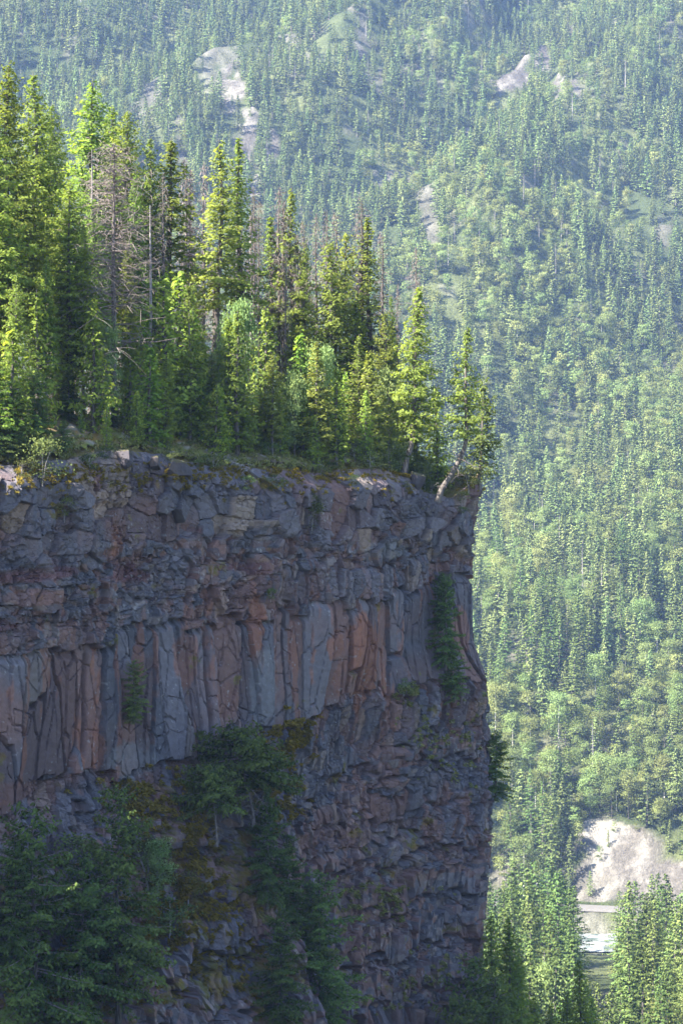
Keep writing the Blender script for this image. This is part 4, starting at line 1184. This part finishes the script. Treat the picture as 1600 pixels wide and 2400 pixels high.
tufts("moss_clumps", "yellow moss mounds on the lower rock face", face_pts(1200, [(380, 2150, 45, 70), (380, 2260, 70, 60), (280, 2240, 90, 90), (470, 2080, 25, 50), (160, 2330, 100, 60), (330, 1870, 60, 30), (440, 1960, 40, 50), (540, 2230, 40, 90), (680, 1730, 25, 20), (650, 1830, 25, 50)], 1, -.05, .22), .55, M_mossl, 34, 1)
tufts("grass_tufts", "dry grass tufts on rock ledges", face_pts(420, [(840, 2120, 70, 25), (880, 2100, 60, 15), (760, 2170, 50, 25), (1090, 1740, 30, 60), (960, 1620, 20, 15), (1000, 1730, 30, 40), (900, 2330, 60, 60), (1010, 2290, 30, 30)], 2, .0), .45, M_grass, 26, 2)
tufts("rim_moss", "mossy and grassy fringe along the cliff rim", face_pts(900, [(x, 1100 + 18 * (x > 950), 45, 22) for x in range(20, 1120, 60)] + [(100, 1110, 60, 40), (450, 1100, 50, 20), (700, 1120, 60, 25)], 3, -.1), .34, M_mossl, 24, 3)
def ground_pts(n, seed):
    rng = np.random.default_rng(seed); x = rng.uniform(-40, 11, n * 4); y = rng.uniform(118, 200, n * 4)
    z, t, s = plateau_z(x, y); ok = (t > .9) & (t < 14); ok &= rng.random(len(t)) < np.exp(-(t - 1) / 6)
    return [((x[i], y[i], z[i] + .05), (0, -.3)) for i in np.nonzero(ok)[0]]
tufts("ground_plants", "low plants and moss on the forest floor", ground_pts(9000, 4), .40, M_grass, 16, 4)

# ------------------------------------------------------------------ forest on the mountainside
def far_mesh(name, seed, kind, fine=False):
    rng = np.random.default_rng(seed)
    if kind == "c":
        H = rng.uniform(20, 25)
        tr, cr, tw = conifer(rng, H, base=rng.uniform(.02, .12), spread=rng.uniform(.16, .26), density=1.6 if fine else 1.2, needle=.45 if fine else .8, droop=.3, gap=.05, coarse=True, ragged=.35, top_pow=.75)
        tm = M_bark; lm = M_valley if fine else M_far
    elif kind == "b":
        H = rng.uniform(14, 18)
        tr, cr = broadleaf(rng, H, H * .48, leaf=.38 if fine else .6, clumps=44 if fine else 30, per=70 if fine else 36, coarse=True, trunk_r=.16, low=.35 if seed % 2 else .15); tm = M_pale if seed % 2 else M_bark; lm = M_farb
    else:
        H = 18
        tr, cr = snag(rng, H, n=40, blen=.08, r0=.26); tm = M_grey; lm = M_twig
    V = np.concatenate(tr.V + cr.V); nq = sum(len(q) for q in tr.Q)
    Q = np.concatenate([q for q in tr.Q] + [q + tr.n for q in cr.Q]); T = np.concatenate(tr.T + cr.T)
    NV = None
    if kind != "d": Q, NV = crown_normals(V, Q, "cone" if kind == "c" else "ball", .75)
    me = new_mesh(name, V, [Q], [tm, lm], attrs={"tint": T}, smooth=kind != "d", mat_idx=np.concatenate([np.zeros(nq), np.ones(len(Q) - nq)]))
    if NV is not None: me.normals_split_custom_set_from_vertices(NV.astype(np.float32))
    me_t = tr.mesh("trunk", [tm]); me_c = cr.soft("crown", [lm], "cone" if kind == "c" else "ball", .75) if kind != "d" else cr.mesh("bare_branches", [lm])
    return H, me, me_t, me_c
FARC = [far_mesh("conifer", 300 + i, "c") for i in range(6)]
FARB = [far_mesh("broadleaf_tree", 320 + i, "b") for i in range(4)]
FARD = [far_mesh("dead_tree", 340 + i, "d") for i in range(2)]

FINE = {0: [far_mesh("conifer", 360 + i, "c", True) for i in range(8)], 1: [far_mesh("aspen_tree", 380 + i, "b", True) for i in range(4)], 2: FARD}

def scatter():
    rng = np.random.default_rng(77)
    pts = []
    y = 300.0
    while y < 2200:
        sp = 6.2 + .9 * (y > 1000) * (y - 1000) / 1200 + 1.6 * (y < 880)
        n = int((0.40 * y + 160) / sp)
        x = (np.arange(n) + rng.uniform(0, 1, n)) * sp - (0.19 * y + 80)
        yy = y + rng.uniform(-.5, .5, n) * sp
        pts.append(np.stack([x, yy], 1)); y += sp * 1.15
    P = np.concatenate(pts); x, y = P.T
    z = terrain(x, y)
    px = 800 + F * x / y; py = 1200 - F * z / y; pt = 1200 - F * (z + 24) / y
    keep = (px > -160) & (px < 1820) & (py > -60) & (pt < 2440)
    keep &= ~((px < 560) & (pt > 1000))                       # behind the cliff
    keep &= ~((px < 430 ) & (pt > 620))
    rm = rock_mask(x, y); keep &= rng.random(len(x)) > rm * np.where(y < 1000, .93, .85 + .5 * (vnoise(x / 7, y / 12, 818) > 0))
    for dy_, w_ in ((12, .8), (26, .7), (40, .45)): keep &= rng.random(len(x)) > rock_mask(x, y + dy_) * w_ * sstep(960, 1100, y)
    keep &= ~((y > 870) & (y < 935) & (rng.random(len(x)) < .97)) 
    keep &= ~((px > 1345) & (px < 1450) & (pt < 2225) & (y < 915) & (y > 300))      # open view down to the river
    keep &= ~((px > 1445) & (pt < 2115) & (y < 915) & (rng.random(len(x)) < .88))
    glade = fbm(x / 45, y / 70, 810, 4)
    keep &= rng.random(len(x)) > sstep(.18, .5, glade) * .6 * sstep(1050, 1200, y)
    keep &= rng.random(len(x)) > sstep(.12, .45, fbm(x / 16, y / 24, 812, 3)) * .45 * sstep(960, 1050, y)
    x, y, z, px, py = x[keep], y[keep], z[keep], px[keep], py[keep]
    # mix of kinds: more broadleaf to the right and lower middle, dark conifers to the upper left
    bl = fbm(x / 60, y / 90, 820, 3) + np.interp(px, [0, 700, 1000, 1300, 1600], [-.30, -.15, .12, .2, .2]) + np.interp(py, [0, 300, 900, 1300, 1700, 2400], [-.1, 0, .1, .1, -.12, -.15]) - .3 * (y < 900)
    kind = np.where(rng.random(len(x)) < sstep(-.15, .45, bl) * .75, 1, 0)
    kind = np.where(rng.random(len(x)) < .035, 2, kind)
    clump = fbm(x / 22, y / 30, 815, 3)
    sc = (rng.uniform(.7, 1.45, len(x)) + .5 * clump) * np.interp(y, [300, 900, 1300, 2100], [1.0, 1.0, .88, .82])
    sc = np.where(rng.random(len(x)) < .18, sc * .6, sc)
    sc = sc * (1 - np.where(y < 1000, .72, .4) * rock_mask(x, y))
    v = rng.integers(0, 12, len(x)); rz = rng.uniform(0, 6.28, len(x))
    return x, y, z, px, py, kind, sc, v, rz
fx, fy, fz, fpx, fpy, fk, fs, fv, fr = scatter()
print("far trees", len(fx), [(fk == i).sum() for i in range(3)])

_zu = {}
def zone_label(kind, px, py, pt, y, sc):
    what = {0: "conifer", 1: "leafy tree", 2: "bare tree"}[kind]
    size = "tall" if sc > 1.2 else ("middling" if sc > .85 else "short")
    zx = [(1130, "behind the cliff corner"), (1200, "at the cliff corner"), (1270, "beside the cliff"), (1340, "left of the river view"), (1400, "under the scree's left end"), (1460, "under the scree's middle"), (1520, "under the scree's right end"), (1575, "near the right edge"), (9999, "cut by the right edge")]
    where = next(t for lim, t in zx if px < lim)
    if y < 870: row = "valley"; extra = ", tip %s" % next(t for lim, t in ((2080, "over the far bank"), (2160, "at road height"), (2230, "at river height"), (2300, "below river"), (9999, "near bottom edge")) if pt < lim)
    elif y < 940: row = "roadside"; extra = ""
    else: row = "hillside"; extra = ", %s" % next(t for lim, t in ((1400, "high above the scree"), (1600, "well above the scree"), (1800, "above the scree"), (1950, "level with the scree top"), (2060, "level with the scree"), (9999, "level with the road")) if py < lim)
    return f"{size} {row} {what} {where}{extra}"

SRC = {0: FARC, 1: FARB, 2: FARD}
NM = {0: ("conifer", "conifer tree"), 1: ("aspen_tree", "leafy tree"), 2: ("bleached_snag", "dead tree")}
app = fs * 22 / fy
vis = (fpx > 1040) & (fpx < 1640) & (fpy > 1250)
stuff_idx = []
done = {0: 0, 1: 0, 2: 0}
order = np.argsort(-app * vis)
LIM = {0: 290, 1: 130, 2: 24}
first = {}
for i in order:
    k = int(fk[i])
    if not vis[i] or done[k] >= LIM[k]:
        stuff_idx.append(i); continue
    H0, me, mt, mc = FINE[k][fv[i] % len(FINE[k])]
    nm, ct = NM[k]
    big = done[k] < 70
    if big:
        r = bpy.data.objects.new(nm, None); COL.objects.link(r)
        link("trunk", mt, r); link(mc.name.split(".")[0], mc, r)
    else:
        r = link(nm, me)
    s = float(fs[i]); r.location = (fx[i], fy[i], fz[i] - .3); r.rotation_euler = (0, 0, fr[i]); r.scale = (s, s, s)
    tag(r, zone_label(k, fpx[i], fpy[i], 1200 - F * (fz[i] + 22 * s) / fy[i], fy[i], s), ct, {0: "conifers on the valley floor and lower slope", 1: "leafy trees on the valley floor and lower slope", 2: "bare dead trees on the lower slope"}[k])
    done[k] += 1
stuff_idx = np.array(stuff_idx)
def part_ways():
    """labels still shared are told apart by their order from the left"""
    by = {}
    for o in bpy.data.objects:
        if o.parent is None and "category" in o and "label" in o and "pale slim trunks" not in o["label"]: by.setdefault(o["label"], []).append(o)
    ORD = "first second third fourth fifth sixth seventh eighth ninth tenth eleventh twelfth".split()
    for lab, os_ in by.items():
        if len(os_) > 1:
            os_.sort(key=lambda o: o.location.x / o.location.y)
            lab = lab.replace('well above the scree', 'above scree').replace('level with the', 'level with') if len(lab.split()) > 12 else lab
            for k, o in enumerate(os_): o["label"] = lab + ", " + ORD[min(k, 11)] + " from left"
part_ways()

# the rest of the forest: one object per kind, grown from points
def source_objects(k):
    out = []
    for H0, me, _, _ in SRC[k]:
        o = next((o for o in bpy.data.objects if o.data == me), None)
        if o is None: o = bpy.data.objects.new(me.name, me)
        out.append(o)
    return out
def forest_object(name, label, sel, k):
    me = bpy.data.meshes.new(name)
    n = len(sel); me.vertices.add(n)
    me.vertices.foreach_set("co", np.stack([fx[sel], fy[sel], fz[sel] - .3], 1).astype(np.float32).ravel())
    for nme, arr in (("scl", fs[sel]), ("rz", fr[sel])):
        a = me.attributes.new(nme, 'FLOAT', 'POINT'); a.data.foreach_set("value", arr.astype(np.float32))
    a = me.attributes.new("var", 'INT', 'POINT'); a.data.foreach_set("value", (fv[sel] % len(SRC[k])).astype(np.int32))
    o = link(name, me); o["kind"] = "stuff"; o["label"] = label; o["category"] = "forest"
    ng = bpy.data.node_groups.new(name, 'GeometryNodeTree')
    ng.interface.new_socket("Geometry", in_out='INPUT', socket_type='NodeSocketGeometry')
    ng.interface.new_socket("Geometry", in_out='OUTPUT', socket_type='NodeSocketGeometry')
    N = ng.nodes; L = ng.links
    gi = N.new("NodeGroupInput"); go = N.new("NodeGroupOutput")
    mtp = N.new("GeometryNodeMeshToPoints"); L.new(gi.outputs[0], mtp.inputs[0])
    join = N.new("GeometryNodeJoinGeometry")
    for so in source_objects(k):
        oi = N.new("GeometryNodeObjectInfo"); oi.inputs["Object"].default_value = so; oi.inputs["As Instance"].default_value = True
        L.new(oi.outputs["Geometry"], join.inputs[0])
    ip = N.new("GeometryNodeInstanceOnPoints")
    L.new(mtp.outputs[0], ip.inputs["Points"]); L.new(join.outputs[0], ip.inputs["Instance"]); ip.inputs["Pick Instance"].default_value = True
    def attr(nm, ty):
        a = N.new("GeometryNodeInputNamedAttribute"); a.data_type = ty; a.inputs["Name"].default_value = nm; return a.outputs["Attribute"]
    L.new(attr("var", 'INT'), ip.inputs["Instance Index"])
    cb = N.new("ShaderNodeCombineXYZ"); L.new(attr("rz", 'FLOAT'), cb.inputs[2]); L.new(cb.outputs[0], ip.inputs["Rotation"])
    L.new(attr("scl", 'FLOAT'), ip.inputs["Scale"])
    L.new(ip.outputs[0], go.inputs[0])
    md = o.modifiers.new("trees", 'NODES'); md.node_group = ng
    return o
forest_object("distant_conifer_forest", "blue-green conifer forest covering the mountainside", stuff_idx[fk[stuff_idx] == 0], 0)
forest_object("distant_leafy_forest", "light green leafy woods between the conifers", stuff_idx[fk[stuff_idx] == 1], 1)
forest_object("distant_dead_forest", "scattered grey dead trunks on the mountainside", stuff_idx[fk[stuff_idx] == 2], 2)

# ------------------------------------------------------------------ haze
def build_haze():
    m, n, l, out = mat_new("haze_air")
    v = n.new("ShaderNodeVolumePrincipled")
    v.inputs["Color"].default_value = (0.36, 0.54, 1.0, 1)
    v.inputs["Density"].default_value = 0.000056
    v.inputs["Anisotropy"].default_value = 0.0
    l.new(v.outputs[0], out.inputs["Volume"])
    x0, x1, y0, y1, z0, z1 = -1600, 1600, -500, 3400, -175, 1110
    V = [(x, y, z) for x in (x0, x1) for y in (y0, y1) for z in (z0, z1)]
    Q = [(0, 1, 3, 2), (4, 6, 7, 5), (0, 4, 5, 1), (2, 3, 7, 6), (0, 2, 6, 4), (1, 5, 7, 3)]
    o = link("haze", new_mesh("haze", V, [Q], [m])); o["kind"] = "stuff"; o["label"] = "thin blue haze filling the valley air"
build_haze()
